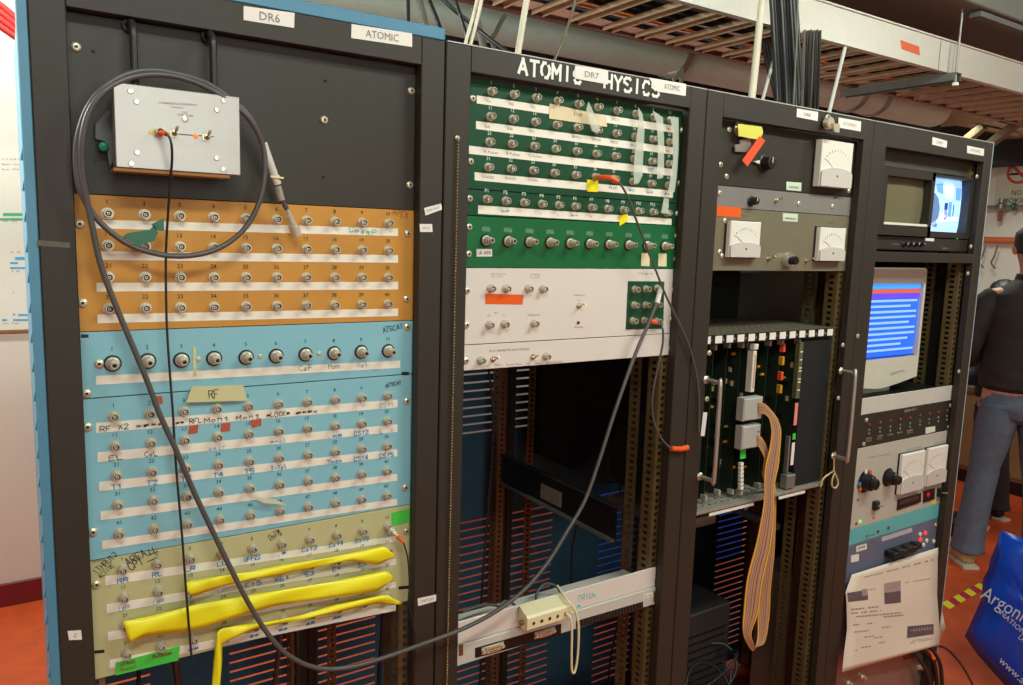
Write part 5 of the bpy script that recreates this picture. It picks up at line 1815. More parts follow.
# ================================================================= OVERHEAD
DK = mat('dark_mask_paint', (34, 34, 31), .8, var=.15, scale=3)  # colour of a dark box added to cover the bright upper wall
tag(MB().cbox(.28, 5.9, 1.5, 2.58, 2.22, 3.045, .01).build('wall_mask_box', DK), 'wide dark box added to hide the bright back wall above the racks', 'duct')
zr = 2.25
XA, XE = .55, 5.9
t = thing('cable_tray', ((XA + XE) / 2, .62, zr), 'long ladder cable tray with a bright front rail running above the rack row', 'cable tray')
b = MB().box(XA, XE, .430, .434, zr, zr + .105).box(XA, XE, .434, .452, zr, zr + .003).box(XA, XE, .424, .446, zr + .105, zr + .110)
b.build('front_rail', TRAYW, t, label='bright aluminium front rail')
b = MB().box(XA, XE, .812, .816, zr, zr + .105).box(XA, XE, .794, .812, zr, zr + .004)
b.build('rear_rail', mat('rail_reddish', (150, 96, 80), .5, .3, var=.1), t, label='reddish rear rail')
k = 0
x = 1.252 - .1325 * 5
while x < XE - .05 and k < 60:
    b = MB().box(x - .020, x + .020, .4525, .7935, zr + .012, zr + .016).box(x - .020, x - .017, .4525, .7935, zr + .001, zr + .0118).box(x + .017, x + .020, .4525, .7935, zr + .001, zr + .0118)
    b.build('rung', TRAYB, t)
    x += .1325
    k += 1
MB().ppoly([(900.5, 40), (919, 46.5), (920, 55.5), (901.5, 49)], .4299, .0006).build('orange_label', ORANGE, t)
p = on(939, 60, .43)
MB().box(p.x - .0015, p.x + .0015, .4285, .4299, zr + .002, zr + .104).build('rail_joint', STEEL, t)
# cables lying on the rungs
rnd = random.Random(11)
for k in range(7):
    org_ = k % 4 == 1
    y = .480 + .046 * k
    pts = [(x_, y + rnd.uniform(-.008, .008), zr + .026 + rnd.uniform(0, .010)) for x_ in [XA + .35 * j for j in range(16)]]
    tag(MB().tube(spline(pts, 3), .0085 if not org_ else .006, 6).build('tray_cable', mat('orange_jacket', (214, 104, 40), .5) if org_ else CABLEK),
        'orange cable lying along the ladder tray' if org_ else 'black cable lying along the ladder tray', 'cable', 'orange cables in the tray' if org_ else 'black cables in the tray')
# large grey pipe behind
PY, PZ, PR = 1.0, FZ + .660, .098
t = thing('large_pipe', (1.6, PY, PZ - PR), 'large pale grey pipe running behind and above the racks', 'pipe')
MB().cyl((-.2, PY, PZ), (3.75, PY, PZ), PR, 40).build('pipe_body', DUCT, t)
for x in (1.98, 3.05, 3.22):
    MB().cyl((x, PY, PZ), (x + .03, PY, PZ), PR + .006, 40).build('pipe_band', STEEL, t)
p = on(681, 74, .86)
b = MB().poly([(p.x - .040, p.z - .022), (p.x - .008, p.z + .018), (p.x + .006, p.z + .02), (p.x + .010, p.z - .005), (p.x + .006, p.z - .04), (p.x - .006, p.z - .04), (p.x - .006, p.z - .012), (p.x - .036, p.z - .030)], .855, .861)
b.box(p.x - .004, p.x + .004, .861, .92, p.z + .006, p.z + .014)
tag(b.build('pipe_bracket', mat('zinc_bracket', (190, 190, 176), .4, .3)), 'small pale metal bracket on the large grey pipe above the second rack', 'bracket')
# strut with hanger rod under the tray
ps = onz(947, 80, zr - .022)
b = MB()
b.box(ps.x - .02, ps.x - .017, .40, .86, zr - .030, zr - .002).box(ps.x + .017, ps.x + .02, .40, .86, zr - .030, zr - .002).box(ps.x - .017, ps.x + .017, .40, .86, zr - .005, zr - .002)
t = thing('strut_channel', (ps.x, .64, zr - .042), 'dark metal strut crossing under the cable tray with a hanger rod at its end', 'strut')
b.build('channel', mat('dark_zinc', (120, 120, 116), .45, .4), t)
MB().cyl((ps.x, .410, zr - .036), (ps.x, .410, 3.04), .0042, 10).build('hanger_rod', STEEL, t)
MB().lathe([(.00001, 0), (.012, 0), (.012, .010), (.00001, .010)], 6, (ps.x, .410, zr - .046), 0, (0, 0, 1), smooth=False).build('nut', CHROME, t)
ps2 = onz(836, 89, zr - .022)
# leads and rods dropping behind the rack headers


def drop(name, pts, r, m, label, cat='cable', group=None, n=8):
    P = [on(x, y, Y) for x, y, Y in pts]
    return tag(MB().tube(spline(P, 6), r, n).build(name, m), label, cat, group)


PALE = mat('pale_cable', (214, 204, 180), .45, var=.03)
drop('hanging_cable', [(529, -12, .14), (525, 10, .13), (521, 34, .12), (517.5, 56, .11)], .0062, PALE, 'thick pale cable dropping behind the start of the white lettering')
drop('hanging_cable', [(479, -10, .14), (475, 10, .13), (468, 34, .12), (464, 50, .11)], .0034, PALE, 'thin pale cable left of the pair behind the lettered rack')
drop('hanging_cable', [(483, -10, .12), (480, 8, .12), (475, 28, .12), (469, 50, .11)], .0034, PALE, 'thin pale cable right of the pair behind the lettered rack')
drop('hanging_cable', [(577, -8, .16), (573, 10, .15), (565, 34, .12), (552, 66, .10)], .0030, mat('olive_cable', (104, 98, 76), .5), 'thin olive cable slanting down behind the white lettering')
drop('hanging_cable', [(407, -12, .25), (408, 5, .22), (408, 20, .18), (408.5, 34, .14)], .0040, CABLEK, 'thin black cable just left of the grey one above the blue cap')
drop('hanging_cable', [(416, -14, .25), (420, 2, .22), (425, 22, .18), (428, 36, .14)], .0060, mat('mid_grey_cable', (98, 92, 84), .45), 'grey cable between two black ones above the blue cap')
drop('hanging_cable', [(424, -14, .25), (430, 2, .22), (438, 22, .18), (444, 40, .14)], .0040, CABLEK, 'thin black cable slanting down to the right end of the blue cap')
drop('hanging_cable', [(436, -8, .30), (452, 8, .28), (474, 26, .26), (494, 42, .22), (516, 58, .16)], .0042, CABLEK, 'black cable sagging diagonally behind the lettered rack')
drop('hanging_cable', [(452, -10, .24), (458, 8, .22), (465, 30, .18), (470, 52, .14)], .0034, CABLEK, 'thin dark cable crossing behind the thin pale pair')
drop('hanging_cable', [(474, 10, .34), (479, 28, .30), (482, 40, .26), (485, 58, .20)], .0075, mat('mid_grey_cable', (0, 0, 0)), 'thick grey cable bent down right of the thin pale pair')
drop('hanging_cable', [(505, 15, .36), (500, 24, .34), (495, 34, .32), (492, 40, .30), (496, 55, .26)], .0050, mat('dark_olive_cable', (70, 66, 50), .5), 'short dark curved cable beneath the tray corner')
drop('hanging_rod', [(764, -14, .20), (760, 20, .20), (756, 60, .14), (751, 104, .08)], .0085, PALE, 'thick pale conduit dropping behind the third rack')
drop('hanging_rod', [(778, 45, .26), (772, 66, .20), (763, 98, .12), (761, 106, .10)], .0042, mat('white_grey_rod', (200, 196, 186), .4), 'thin grey white rod leaning behind the third rack')
drop('hanging_rod', [(798, -8, .16), (797, 30, .16), (795, 70, .14), (793, 112, .10)], .0022, mat('dull_cord', (112, 104, 90), .5), 'thin dull cord beside the thick black cable bundle')
drop('hanging_rod', [(845, 48, .10), (840, 68, .08), (833, 96, .02), (828, 117, -.018)], .0045, mat('white_grey_rod', (0, 0, 0)), 'thin pale rod slanting down to the padlock on the third rack')
rnd = random.Random(3)
for k in range(9):
    x0 = 771 + k * 3.1
    drop('bundled_cable', [(x0 - 1, -16, .20 + .016 * (k % 3)), (x0 + 1, 12, .19 + .016 * (k % 3)), (x0 + 3, 50, .17 + .016 * (k % 3)), (x0 + 5, 85, .14 + .016 * (k % 3)), (x0 + 6, 120, .11 + .016 * (k % 3))], .0062 if k % 2 else .0055,
         CABLEK, 'black cable of the thick bundle dropping behind the third rack', group='thick bundle of black cables above the third rack')
for k in range(6):
    x0 = 803 + k * 3.1
    drop('bundled_cable', [(x0 + 2, 26, .46), (x0 + 1, 44, .36 + .01 * (k % 2)), (x0, 70, .24 + .01 * (k % 2)), (x0 - 1, 95, .15 + .01 * (k % 2)), (x0 - 2, 122, .10 + .01 * (k % 2))], .0046,
         CABLEK if k % 3 else mat('mid_grey_cable', (0, 0, 0)), 'dark cable falling out of the tray right of the thick bundle', group='cables falling out of the tray')
for k in range(6):
    x0 = 762 + k * 3
    drop('bundled_cable', [(x0, 40, .52), (x0 + 4, 62, .40), (x0 + 10, 84, .28), (x0 + 16, 108, .16)], .0042, CABLEK, 'black cable slanting from the tray behind the thick bundle', group='slanting black cables behind the bundle')
# padlock on rack 3
t = thing('padlock', on(828, 128, -.036), 'small round brass padlock hanging on the header of the third rack', 'padlock')
MB().lathe([(.00001, -.007), (.012, -.007), (.0135, -.004), (.0135, .004), (.012, .007), (.00001, .007)], 20, on(828.5, 123, -.034)).build('body', BRASS, t)
MB().poly([(0, 0)] and [(on(x, y, -.03).x, on(x, y, -.03).z) for x, y in ((827, 124), (834, 125), (833, 133), (828, 132))], -.046, -.042).build('key_cover', BRASS, t)
p = on(828, 120, -.030)
MB().tube([p + Vector((.009 * math.cos(a), 0, .011 * math.sin(a))) for a in [PI * k / 8 for k in range(9)]], .002, 8).build('shackle', CHROME, t)

# ---- things higher up: black conduits, gear, light duct end
for k in range(7):
    y, z = .62 + .12 * k, 2.93 - .022 * (k % 3)
    tag(MB().cyl((1.0, y, z), (5.9, y, z), .022 + .006 * (k % 2), 12).build('conduit', mat('black_conduit', (40, 37, 34), .5, var=.1)), 'black conduit running under the ceiling above the cable tray', 'conduit', 'black conduits under the ceiling')
rnd = random.Random(8)
for k in range(16):
    cx, cy, cz = 3.45 + rnd.uniform(-.45, .5), .75 + rnd.uniform(0, .3), 2.66 + rnd.uniform(-.08, .1)
    R_ = rnd.uniform(.06, .14)
    tl_ = rnd.uniform(-.6, .6)
    pts = [(cx + R_ * math.cos(a) + .02 * a, cy + R_ * tl_ * math.sin(a), cz + R_ * math.sin(a + .2 * k)) for a in [j * .55 for j in range(11)]]
    tag(MB().tube(spline(pts, 4), rnd.choice([.008, .012, .006]), 8).build('looped_cable', mat('light_cable', (168, 164, 154), .5) if k % 4 == 3 else CABLEK),
        'pale cable looped up above the tray at the right' if k % 4 == 3 else 'black cable looped up above the tray at the right', 'cable', 'pale looped cables above the tray' if k % 4 == 3 else 'black looped cables above the tray')
yy = .35
a, c = on(969, 0, yy), on(1001, 14, yy)
zb_ = (a.z + c.z) / 2
tag(MB().cbox(c.x - 1.6, c.x + 1.2, yy, yy + .30, zb_, zb_ + .16, .004).build('light_duct', mat('duct_pale', (128, 126, 116), .5, .1, var=.04)), 'pale grey square duct high in the upper right corner', 'duct')
tag(MB().box(c.x - .1, c.x + 1.2, yy + .02, yy + .06, zb_ - .022, zb_ - .004).build('channel_beam', mat('dark_zinc', (0, 0, 0))), 'dark channel beam under the pale duct in the upper right corner', 'beam')
TAN = mat('tan_beam', (120, 96, 60), .6, var=.1)
for k, (p0, p1, lab) in enumerate((((955, 149), (984, 126), 'tan sloping beam just above the right end of the rack row, left of two'), ((982, 150), (1028, 115), 'tan sloping beam above the right end of the rack row, right of two'))):
    P0, P1 = onx(*p0, 4.4), onx(*p1, 4.4)
    tag(MB().bar(P0, P1, .05, .035, upv=(0, 0, 1)).build('sloping_beam', TAN), lab, 'beam')
# second ladder tray crossing further away at the right
t = thing('cable_tray', (5.2, 1.1, 2.42), 'far brown ladder tray crossing beyond the right end of the racks', 'cable tray')
MB().box(4.72, 4.73, .85, 1.49, 2.36, 2.46).build('rail', TRAYB, t)
MB().box(5.5, 5.51, .85, 1.49, 2.36, 2.46).build('rail', TRAYB, t)
for k in range(5):
    MB().box(4.731, 5.499, .88 + k * .13, .91 + k * .13, 2.37, 2.39).build('rung', TRAYB, t)
# red cables at the far left
for k in range(4):
    p = [on(-30, -18 + 7 * k, 2.2), on(-12, -4 + 7 * k, 2.2), on(4, 8 + 7 * k, 2.2), on(20, 22 + 6 * k, 2.2)]
    tag(MB().tube(spline(p, 4), .012, 8).build('red_cable', mat('red_jacket', (210, 50, 44), .5)), 'red cable sagging under the ceiling at the far left', 'cable', 'red cables at the far left')
# ================================================================= BACK WALL, LEFT: poster
pt, pb_ = on(10, 150, 2.585), on(10, 330, 2.585)
t = thing('wall_chart', (-.3, 2.59, pb_.z), 'large white wall chart with green and blue bars at the far left', 'poster')
MB().box(-.95, .12, 2.5875, 2.5895, pb_.z, pt.z).build('sheet', mat('poster_paper', (232, 226, 214), .6, var=.01), t)
MB().box(-.95, .12, 2.586, 2.5895, pb_.z - .012, pb_.z - .001).build('bottom_rod', mat('brown_edging', (0, 0, 0)), t)
for nm, m, rows in (('green_bars', mat('chart_green', (80, 176, 130), .6, var=0), ((213, 216, 3, 30), (218, 220.5, -20, 30))), ('blue_bars', mat('chart_blue', (80, 170, 220), .6, var=0), ((257, 260, 15, 30), (262, 264, 10, 18), (267, 269, 10, 25), (314, 316, 18, 30), (319, 321, 2, 7), (319, 321, 13, 30), (313.5, 315.5, 13, 15)))):
    b = MB()
    for (ya, yb, xa_, xb_) in rows:
        b.ppoly([(xa_, ya), (xa_, yb), (xb_, yb), (xb_, ya)], 2.5875, .0006)
    b.build(nm, m, t)
b = MB()
for (x, y, s, w_) in ((2, 160, 'A 12  B 08  C 31', 22), (2, 165, 'Beam  Hours', 22), (2, 170, 'Run  Week', 22), (3, 222, '10  20', 14), (10, 253, '4  8', 10), (2, 285, '..  :', 8), (12, 293, ':', 3), (3, 324, 'Jan  Feb', 16), (12, 272, '12', 8)):
    write(b, (x, y), (x + w_, y), s, 1.6, Y=2.5874)
b.build('printed_text', INKGR, t)
# black oxygen line of trim on the wall: small dark fixture behind
# ================================================================= RIGHT BACKGROUND
XW = 5.985
a, c = onx(999, 157, XW), onx(1023, 206, XW)
t = thing('no_smoking_sign', (XW, (a.y + c.y) / 2 - .05, c.z), 'square no smoking sign on the right wall above the standing man', 'sign')
ya_, yb2 = a.y, a.y - .29
zt_, zb_ = onx(999, 157, XW).z, onx(999, 194, XW).z
zb_ = zt_ - .36
MB().box(XW + .003, XW + .010, yb2, ya_, zb_, zt_).build('board', mat('sign_board', (206, 198, 176), .6, var=.02), t)
cy, cz = (ya_ + yb2) / 2, zt_ - .115
b = MB().lathe([(.082, 0), (.082, .0015), (.064, .0015), (.064, 0)], 36, (XW + .0028, cy, cz), 0, (-1, 0, 0))
b.add([(XW + .0012, cy + .060, cz + .046), (XW + .0012, cy + .046, cz + .060), (XW + .0012, cy - .060, cz - .046), (XW + .0012, cy - .046, cz - .060)], [(0, 1, 2, 3)])
b.build('prohibition_ring', mat('sign_red', (196, 60, 44), .5, var=0), t)
b = MB().box(XW + .0018, XW + .0029, cy - .055, cy + .050, cz - .020, cz - .004).box(XW + .0018, XW + .0029, cy + .052, cy + .062, cz - .020, cz - .004)
b.box(XW + .0018, XW + .0029, cy + .048, cy + .052, cz + .0, cz + .045)
b.build('cigarette_symbol', INKB, t)
b = MB()
for s, z, h, wd in (('NO', zb_ + .085, .036, .065), ('SMOKING', zb_ + .030, .036, .23)):
    lay(b, Vector((XW + .003, cy + wd / 2, z)), Vector((0, -1, 0)), UP, s, h, width=wd, lift=.001)
b.build('printed_text', INKB, t)
# orange pipe and valve on the wall
p = onx(995, 240, 5.93)
t = thing('orange_pipe', (5.93, p.y, p.z), 'orange pipe running along the right wall behind the man', 'pipe')
MB().cyl((5.93, .2, p.z), (5.93, 2.2, p.z), .022, 14).build('pipe_body', mat('orange_pipe_paint', (206, 104, 54), .5), t)
for y in (.6, 1.3, 2.0):
    MB().box(5.95, 5.984, y - .012, y + .012, p.z - .03, p.z + .03).build('pipe_clip', STEEL, t)
p = onx(1001, 207, 5.92)
t = thing('wall_valve', (5.92, p.y, p.z), 'dull metal valve with a green knob on a thin pipe below the no smoking sign', 'valve')
MB().cyl((5.92, p.y - .16, p.z), (5.92, p.y + .16, p.z), .012, 12).build('pipe_stub', STEEL, t)
MB().lathe([(.00001, 0), (.03, 0), (.036, .02), (.03, .05), (.02, .06), (.02, .09), (.00001, .09)], 14, (5.92, p.y, p.z - .03), 0, (0, 0, 1)).build('valve_body', STEEL, t)
MB().cyl((5.92, p.y, p.z - .10), (5.92, p.y, p.z - .03), .014, 10).build('drain', mat('rust_brown', (140, 90, 60), .6), t)
MB().lathe([(.00001, 0), (.026, 0), (.03, .012), (.026, .024), (.00001, .024)], 12, (5.92, p.y - .075, p.z), 0, (0, -1, 0)).build('valve_knob', mat('green_plastic', (0, 0, 0)), t)
# clips and hooks hanging from the pipe
for k, yq in enumerate((1.72, 1.64)):
    z_ = FZ + .02
    tag(MB().tube(spline([(5.91, yq, z_), (5.90, yq + .01, z_ - .08), (5.91, yq + .03, z_ - .13), (5.915, yq, z_ - .17)], 4), .006, 8).build('hanging_hose', mat('mid_grey_cable', (0, 0, 0))), 'short grey hose hanging on the right wall below the orange pipe', 'hose', 'hoses below the orange pipe')
# brown cabinet and black item behind the man
CAB = mat('brown_cabinet_paint', (136, 104, 66), .6, var=.08, scale=4)
t = thing('storage_cabinet', (5.72, 1.6, 0), 'low brown cabinet standing against the right wall behind the legs of the man', 'cabinet')
MB().cbox(5.50, 5.97, .55, 2.15, .10, .66, .004).build('body', CAB, t)
MB().cbox(5.47, 5.97, .53, 2.17, .661, .69, .004).build('worktop', mat('cabinet_top', (108, 84, 56), .5), t)
for k in range(3):
    d_ = MB().box(5.485, 5.4995, .58 + k * .52, 1.08 + k * .52, .13, .63).build('door', CAB, t)
    MB().cyl((5.455, 1.04 + k * .52, .40), (5.484, 1.04 + k * .52, .40), .012, 10).build('knob', STEEL, d_)
MB().box(5.55, 5.97, .58, 2.12, 0, .099).build('plinth', DARK, t)
p = onz(966, 527, .05)
t = thing('foot_pedal', (p.x, p.y, 0), 'small black box lying on the floor beside the right rack and the man', 'box')
MB().cbox(p.x - .09, p.x + .09, p.y - .06, p.y + .10, .001, .055, .006).build('body', DARK, t)
MB().quad3((p.x - .08, p.y - .05, .056), (p.x + .08, p.y - .05, .056), (p.x + .08, p.y + .08, .075), (p.x - .08, p.y + .08, .075), .006).build('lid', BLACK, t)
# hazard tape on the floor
A = onz(944, 607, .001)
B_ = onz(992, 580.5, .001)
d = (B_ - A)
L_ = d.length
d.normalize()
s = Vector((-d.y, d.x, 0)) * .024
b = MB()
n = 9
for k in range(n):
    f0, f1 = k / n, (k + 1) / n
    q = [A + d * (L_ * f0) - s, A + d * (L_ * f1) - s, A + d * (L_ * f1) + s + d * .03, A + d * (L_ * f0) + s + d * .03]
    b.add(q, [(0, 1, 2, 3)], k % 2)
tag(b.build('floor_tape', [YELLOW, mat('magenta_tape', (196, 32, 84), .5, var=.03)]), 'yellow and magenta striped warning tape on the floor between rack and blue bag', 'tape')

# blue box added to stand in for blue light in the louvres
t = thing('blue_slot_backing', (2.75, 1.7, 0), 'bright blue box added behind the racks to colour the door slots blue', 'cabinet')
MB().cbox(2.25, 3.1, 1.42, 1.9, .0, 1.1, .006).build('body', mat('bright_blue_paint', (30, 70, 200), .4), t)
MB().cbox(2.27, 2.67, 1.405, 1.4185, .04, 1.06, .002).build('door', mat('bright_blue_paint', (0, 0, 0)), t)

# ================================================================= BLUE BAG
BAG = mat('bag_blue_plastic', (14, 74, 200), .28, var=.05, scale=8, bump=.1)
P0 = onz(1008, 697, .004)
nb = Vector((ray(1010, 640).x, ray(1010, 640).y, 0)).normalized()      # horizontal direction the bag faces away to


def onb(x, y, dd=0.):
    d_ = ray(x, y)
    return CAM + d_ * ((P0 - CAM).dot(nb) + dd) / d_.dot(nb)


out = [(1001, 530), (996, 545), (990, 560), (988.5, 569), (983, 579), (981, 600), (972, 620), (964.6, 636), (977, 654), (992, 671), (1004.7, 685), (1014, 695), (1045, 697), (1085, 696), (1092, 650), (1088, 600), (1080, 556), (1050, 543), (1023, 538)]
cx_ = 1035, 615
b = MB()
rings = []
NR = 7
for r_i in range(NR + 1):
    s_ = 1 - r_i / NR
    rg = []
    for i, (x, y) in enumerate(out):
        q = (cx_[0] + (x - cx_[0]) * s_, cx_[1] + (y - cx_[1]) * s_)
        bul = -.055 * math.sqrt(max(0, 1 - s_ ** 3)) + .006 * math.sin(i * 2.1 + r_i) * (0 if r_i in (0,) else 1)
        rg.append(onb(q[0], q[1], bul))
    rings.append(rg)
back = []
for r_i in range(1, NR + 1):
    s_ = 1 - r_i / NR
    back.append([onb(cx_[0] + (x - cx_[0]) * s_, cx_[1] + (y - cx_[1]) * s_, .05 * math.sqrt(max(0, 1 - s_ ** 3))) for x, y in out])
no = len(out)
vs = [p for rg in rings for p in rg] + [p for rg in back for p in rg]
fs = []
for r_i in range(NR):
    for i in range(no):
        j = (i + 1) % no
        fs.append((r_i * no + i, r_i * no + j, (r_i + 1) * no + j, (r_i + 1) * no + i))
off = (NR + 1) * no
for i in range(no):
    j = (i + 1) % no
    fs.append((i, off + i, off + j, j))
for r_i in range(NR - 1):
    for i in range(no):
        j = (i + 1) % no
        fs.append((off + r_i * no + i, off + (r_i + 1) * no + i, off + (r_i + 1) * no + j, off + r_i * no + j))
vs2 = [Vector((p.x, p.y, max(p.z, .002))) for p in vs]
t = thing('plastic_bag', P0, 'blue plastic carrier bag with white lettering standing on the floor at the lower right', 'bag')
b.add(vs2, fs, 0, True).build('bag_body', BAG, t)
hd = [onb(1030, 541, .0), onb(1034, 524, -.02), onb(1046, 512, -.02), onb(1060, 520, -.02), onb(1066, 548, .0)]
MB().tube(spline(hd, 6), .008, 8).build('handle', BAG, t)
b = MB()
rb = (onb(1010, 640) - onb(1009, 640)).normalized()


def bagtxt(s, x, y, ang, cap, wpx, m=0):
    """baseline start pixel, downward slope angle, cap height and run in pixels; laid just in front of the bulge"""
    a_ = math.radians(ang)
    dd = -.0665
    p = onb(x, y, dd)
    q = onb(x + math.cos(a_) * wpx, y + math.sin(a_) * wpx, dd)
    r_ = q - p
    u_ = onb(x + math.sin(a_) * cap, y - math.cos(a_) * cap, dd) - p
    lay(b, p, r_, u_, s, u_.length, width=r_.length, lift=.001)


bagtxt('Argonne', 979.5, 597, 31, 13.5, 62)
bagtxt('NATIONAL', 999.5, 614, 42, 5, 42)
bagtxt('LABORATORY', 1018, 638, 42, 5, 42)
bagtxt('www.anl.gov', 998, 661, 44, 7, 62)
b.build('printed_text', mat('bag_print', (206, 214, 226), .5, var=0), t)

# ================================================================= PEOPLE
SKIN = mat('skin', (196, 132, 100), .5, var=.04)
HAIR = mat('black_hair', (24, 20, 20), .5, var=.2, scale=200, bump=.6)
JACK = mat('dark_brown_jacket', (44, 34, 30), .8, var=.12, scale=14, bump=.3)
JEAN = mat('blue_jeans', (98, 108, 124), .8, var=.16, scale=22, bump=.3)
SHOE = mat('tan_trainer', (198, 178, 120), .6, var=.08)


def skinned(name, nodes, edges, m, parent, sub=2, root=0):
    """nodes: (x,y,z,rx[,ry]) in world coordinates"""
    org = WPOS[parent.name]
    me = bpy.data.meshes.new(name)
    me.from_pydata([Vector(n_[:3]) - org for n_ in nodes], edges, [])
    o = bpy.data.objects.new(name, me)
    COL.objects.link(o)
    place(o, org, parent)
    me.materials.append(m)
    sk = o.modifiers.new('skin', 'SKIN')
    sk.use_smooth_shade = True
    for i, n_ in enumerate(nodes):
        sv = me.skin_vertices[0].data[i]
        sv.radius = (n_[3], n_[4] if len(n_) > 4 else n_[3])
        sv.use_root = (i == root)
    sb = o.modifiers.new('sub', 'SUBSURF')
    sb.levels = sub
    sb.render_levels = sub
    return o


def person(px, dist_pt, height, face_az, label, jack, jean, shoe, hair):
    base = Vector((dist_pt[0], dist_pt[1], 0))
    f = Vector((math.sin(face_az), math.cos(face_az), 0))
    r = Vector((f.y, -f.x, 0))
    k = height / 1.75
    t = thing('person', base, label, 'person')
    L = lambda x, y, z, *ra: (*(base + r * (x * k) + f * (y * k) + Vector((0, 0, z * k))), *[q * k for q in ra])
    nodes, edges = [], []

    def chain(pts, start=None):
        prev = start
        for p in pts:
            nodes.append(L(*p))
            if prev is not None:
                edges.append((prev, len(nodes) - 1))
            prev = len(nodes) - 1
        return prev
    pel = chain([(0, 0, .95, .13, .10)])
    ch = chain([(0, .0, 1.12, .125, .095), (0, .0, 1.30, .145, .10)], pel)
    nk = chain([(0, .0, 1.43, .085, .075), (0, .015, 1.50, .056), (0, .03, 1.56, .062), (0, .045, 1.63, .080, .092), (0, .04, 1.70, .062, .07)], ch)
    for s in (-1, 1):
        w_ = chain([(s * .17, .0, 1.40, .062), (s * .215, -.01, 1.25, .050), (s * .245, .0, 1.12, .042), (s * .20, .14, 1.08, .038), (s * .13, .25, 1.10, .027), (s * .115, .30, 1.11, .030)], ch)
        palm = chain([(s * .11, .34, 1.11, .026, .016)], w_)
        for q in range(4):
            chain([(s * (.135 - q * .018), .375, 1.108, .0085), (s * (.135 - q * .018), .40 - .004 * abs(q - 1.4), 1.098, .008), (s * (.133 - q * .018), .415 - .005 * abs(q - 1.4), 1.080, .007)], palm)
        chain([(s * .085, .315, 1.12, .010), (s * .070, .34, 1.115, .009), (s * .066, .36, 1.106, .008)], w_)
        chain([(s * .10, .0, .88, .085), (s * .115, .015, .50, .055), (s * .155, -.02, .10, .036), (s * .165, .09, .045, .038, .028)], pel)
    skinned('body', nodes, edges, SKIN, t, 2)
    # face details
    hd = Vector(L(0, .045, 1.63)[:3])
    for s in (-1, 1):
        e_ = Vector(L(s * .032, .128, 1.645)[:3])
        MB().sphere(e_, .011 * k, 10).build('eye', METERW, t)
        MB().sphere(Vector(L(s * .083, .035, 1.625)[:3]), .026 * k, 10, sc=(.45, .6, 1.1)).build('ear', SKIN, t)
    MB().sphere(Vector(L(0, .142, 1.615)[:3]), .016 * k, 10, sc=(.8, 1, 1.3)).build('nose', SKIN, t)
    MB().box(*sum(([min(a_, c_), max(a_, c_)] for a_, c_ in zip(Vector(L(-.02, .128, 1.585)[:3]), Vector(L(.02, .134, 1.591)[:3]))), [])).build('mouth', mat('lips', (160, 90, 80), .5), t)
    # hair: cap over skull, a little bumpy
    b = MB()
    n1, n2 = 20, 12
    c0 = Vector(L(0, .030, 1.655)[:3])
    vs, fs = [], []
    rnd_ = random.Random(4)
    for i in range(n2 + 1):
        th = PI * .68 * i / n2
        for j in range(n1):
            a = 2 * PI * j / n1
            fr = max(0, math.sin(a))                # front
            lim = th * (1 - .42 * fr)
            R1 = .098 + rnd_.uniform(-.004, .005) - .030 * max(0, i / n2 - .55)
            v = r * (math.sin(lim) * math.cos(a) * R1 * .93 * k) + f * (math.sin(lim) * math.sin(a) * R1 * 1.08 * k) + Vector((0, 0, math.cos(lim) * R1 * 1.05 * k))
            vs.append(c0 + v)
    for i in range(n2):
        for j in range(n1):
            fs.append((i * n1 + j, i * n1 + (j + 1) % n1, (i + 1) * n1 + (j + 1) % n1, (i + 1) * n1 + j))
    b.add(vs, fs, 0, True)
    o = b.build('hair', hair, t)
    md = o.modifiers.new('thickness', 'SOLIDIFY')
    md.thickness = .004
    md.offset = -1
    def loft(b, rings, n=22):
        vs, fs = [], []
        for q, (x, y, z, rx, ry) in enumerate(rings):
            for j in range(n):
                a = 2 * PI * j / n
                fold = 1 + .025 * math.sin(a * 5 + q * 1.7) + .015 * math.sin(a * 9 + q)
                vs.append(Vector(L(x + math.cos(a) * rx * fold, y + math.sin(a) * ry * fold, z)[:3]))
        for q in range(len(rings) - 1):
            for j in range(n):
                fs.append((q * n + j, q * n + (j + 1) % n, (q + 1) * n + (j + 1) % n, (q + 1) * n + j))
        fs += [tuple(range(n - 1, -1, -1)), tuple(range((len(rings) - 1) * n, len(rings) * n))]
        b.add(vs, fs, 0, True)

    def dense(R_, k_=4):
        out_ = []
        for a_, c_ in zip(R_[:-1], R_[1:]):
            for i_ in range(k_):
                t_ = i_ / k_
                t_ = t_ * t_ * (3 - 2 * t_)
                out_.append(tuple(p_ + (q_ - p_) * t_ for p_, q_ in zip(a_, c_)))
        return out_ + [R_[-1]]
    b = MB()
    loft(b, dense([(0, -.005, .925, .165, .118), (0, -.005, .945, .188, .138), (0, -.005, 1.02, .192, .138), (0, -.005, 1.18, .186, .134), (0, -.005, 1.32, .200, .135), (0, -.005, 1.40, .190, .120), (0, .0, 1.445, .120, .095), (0, .008, 1.475, .078, .080), (0, .012, 1.505, .070, .072)]))
    for s in (-1, 1):
        pts_ = [Vector(p) for p in ((s * .150, -.005, 1.385), (s * .195, -.01, 1.34), (s * .232, -.01, 1.24), (s * .255, 0, 1.12), (s * .225, .09, 1.07), (s * .18, .17, 1.08), (s * .140, .235, 1.095))]
        sp_ = spline(pts_, 4)
        rad = [.060 + .016 * math.sin(min(1, q / 8) * PI / 2) - .028 * (q / len(sp_)) + .0025 * math.sin(q * 1.9) for q in range(len(sp_))]
        b.tube([Vector(L(*p)[:3]) for p in sp_], [q * k for q in rad], 16)
    b.build('jacket', jack, t)
    b = MB()
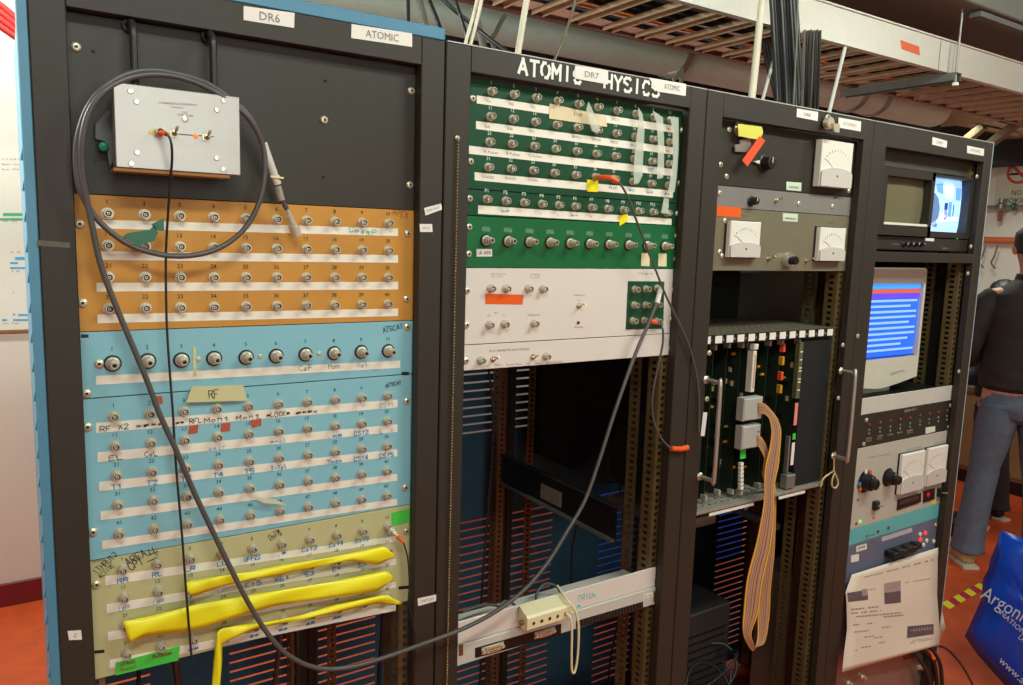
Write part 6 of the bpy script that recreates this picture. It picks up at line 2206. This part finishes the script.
    loft(b, [(0, -.005, .905, .158, .112), (0, -.005, .940, .170, .122), (0, -.005, .95, .160, .112)])
    b.build('shirt_hem', mat('pink_shirt', (196, 158, 146), .8), t)
    b = MB()
    loft(b, dense([(0, -.005, .945, .150, .105), (0, -.005, .90, .160, .115), (0, -.008, .84, .172, .125), (0, -.005, .79, .150, .110), (0, .0, .76, .06, .06)]))
    for s in (-1, 1):
        loft(b, dense([(s * .080, -.005, .86, .088, .108), (s * .092, -.01, .74, .090, .100), (s * .118, .0, .52, .070, .074), (s * .140, -.015, .32, .068, .074), (s * .156, -.02, .14, .072, .080), (s * .158, -.025, .080, .078, .088)]))
    b.build('jeans', jean, t)
    nodes.clear()
    for s in (-1, 1):
        nodes.clear()
        edges.clear()
        chain([(s * .150, -.085, .046, .046, .044), (s * .164, .0, .052, .050, .048), (s * .195, .09, .044, .052, .040), (s * .225, .175, .034, .042, .030)])
        o = skinned('shoe', nodes, edges, shoe, t, 2)
        b = MB()
        q0, q1 = Vector(L(s * .150, -.105, .008)[:3]), Vector(L(s * .220, .19, .008)[:3])
        b.bar(q0, q1, .078 * k, .014 * k)
        WPOS[o.name] = WPOS[t.name]
        b.build('sole', mat('pale_sole', (220, 212, 190), .6), o)
    return t


az = YAW + math.atan((1029 - 511.5) / FPX)
ftp = Vector((4.12, .77))
dirp = Vector((math.sin(az), math.cos(az)))
dist = (ftp - Vector((CAM.x, CAM.y))).length
ctr = Vector((CAM.x, CAM.y)) + dirp * dist
person(0, ctr, 1.76, az - .28, 'taller person in dark jacket and blue jeans, seen from behind at the right edge', JACK, JEAN, SHOE, HAIR)
az2 = YAW + math.atan((1006 - 511.5) / FPX)
ctr2 = Vector((CAM.x, CAM.y)) + Vector((math.sin(az2), math.cos(az2))) * 5.35
person(0, ctr2, 1.45, az2 - 1.2, 'shorter person in dark blue, almost hidden beyond the left shoulder of the taller one', mat('navy_jacket', (30, 38, 62), .8), mat('dark_trousers', (44, 42, 46), .8), DARK, HAIR)
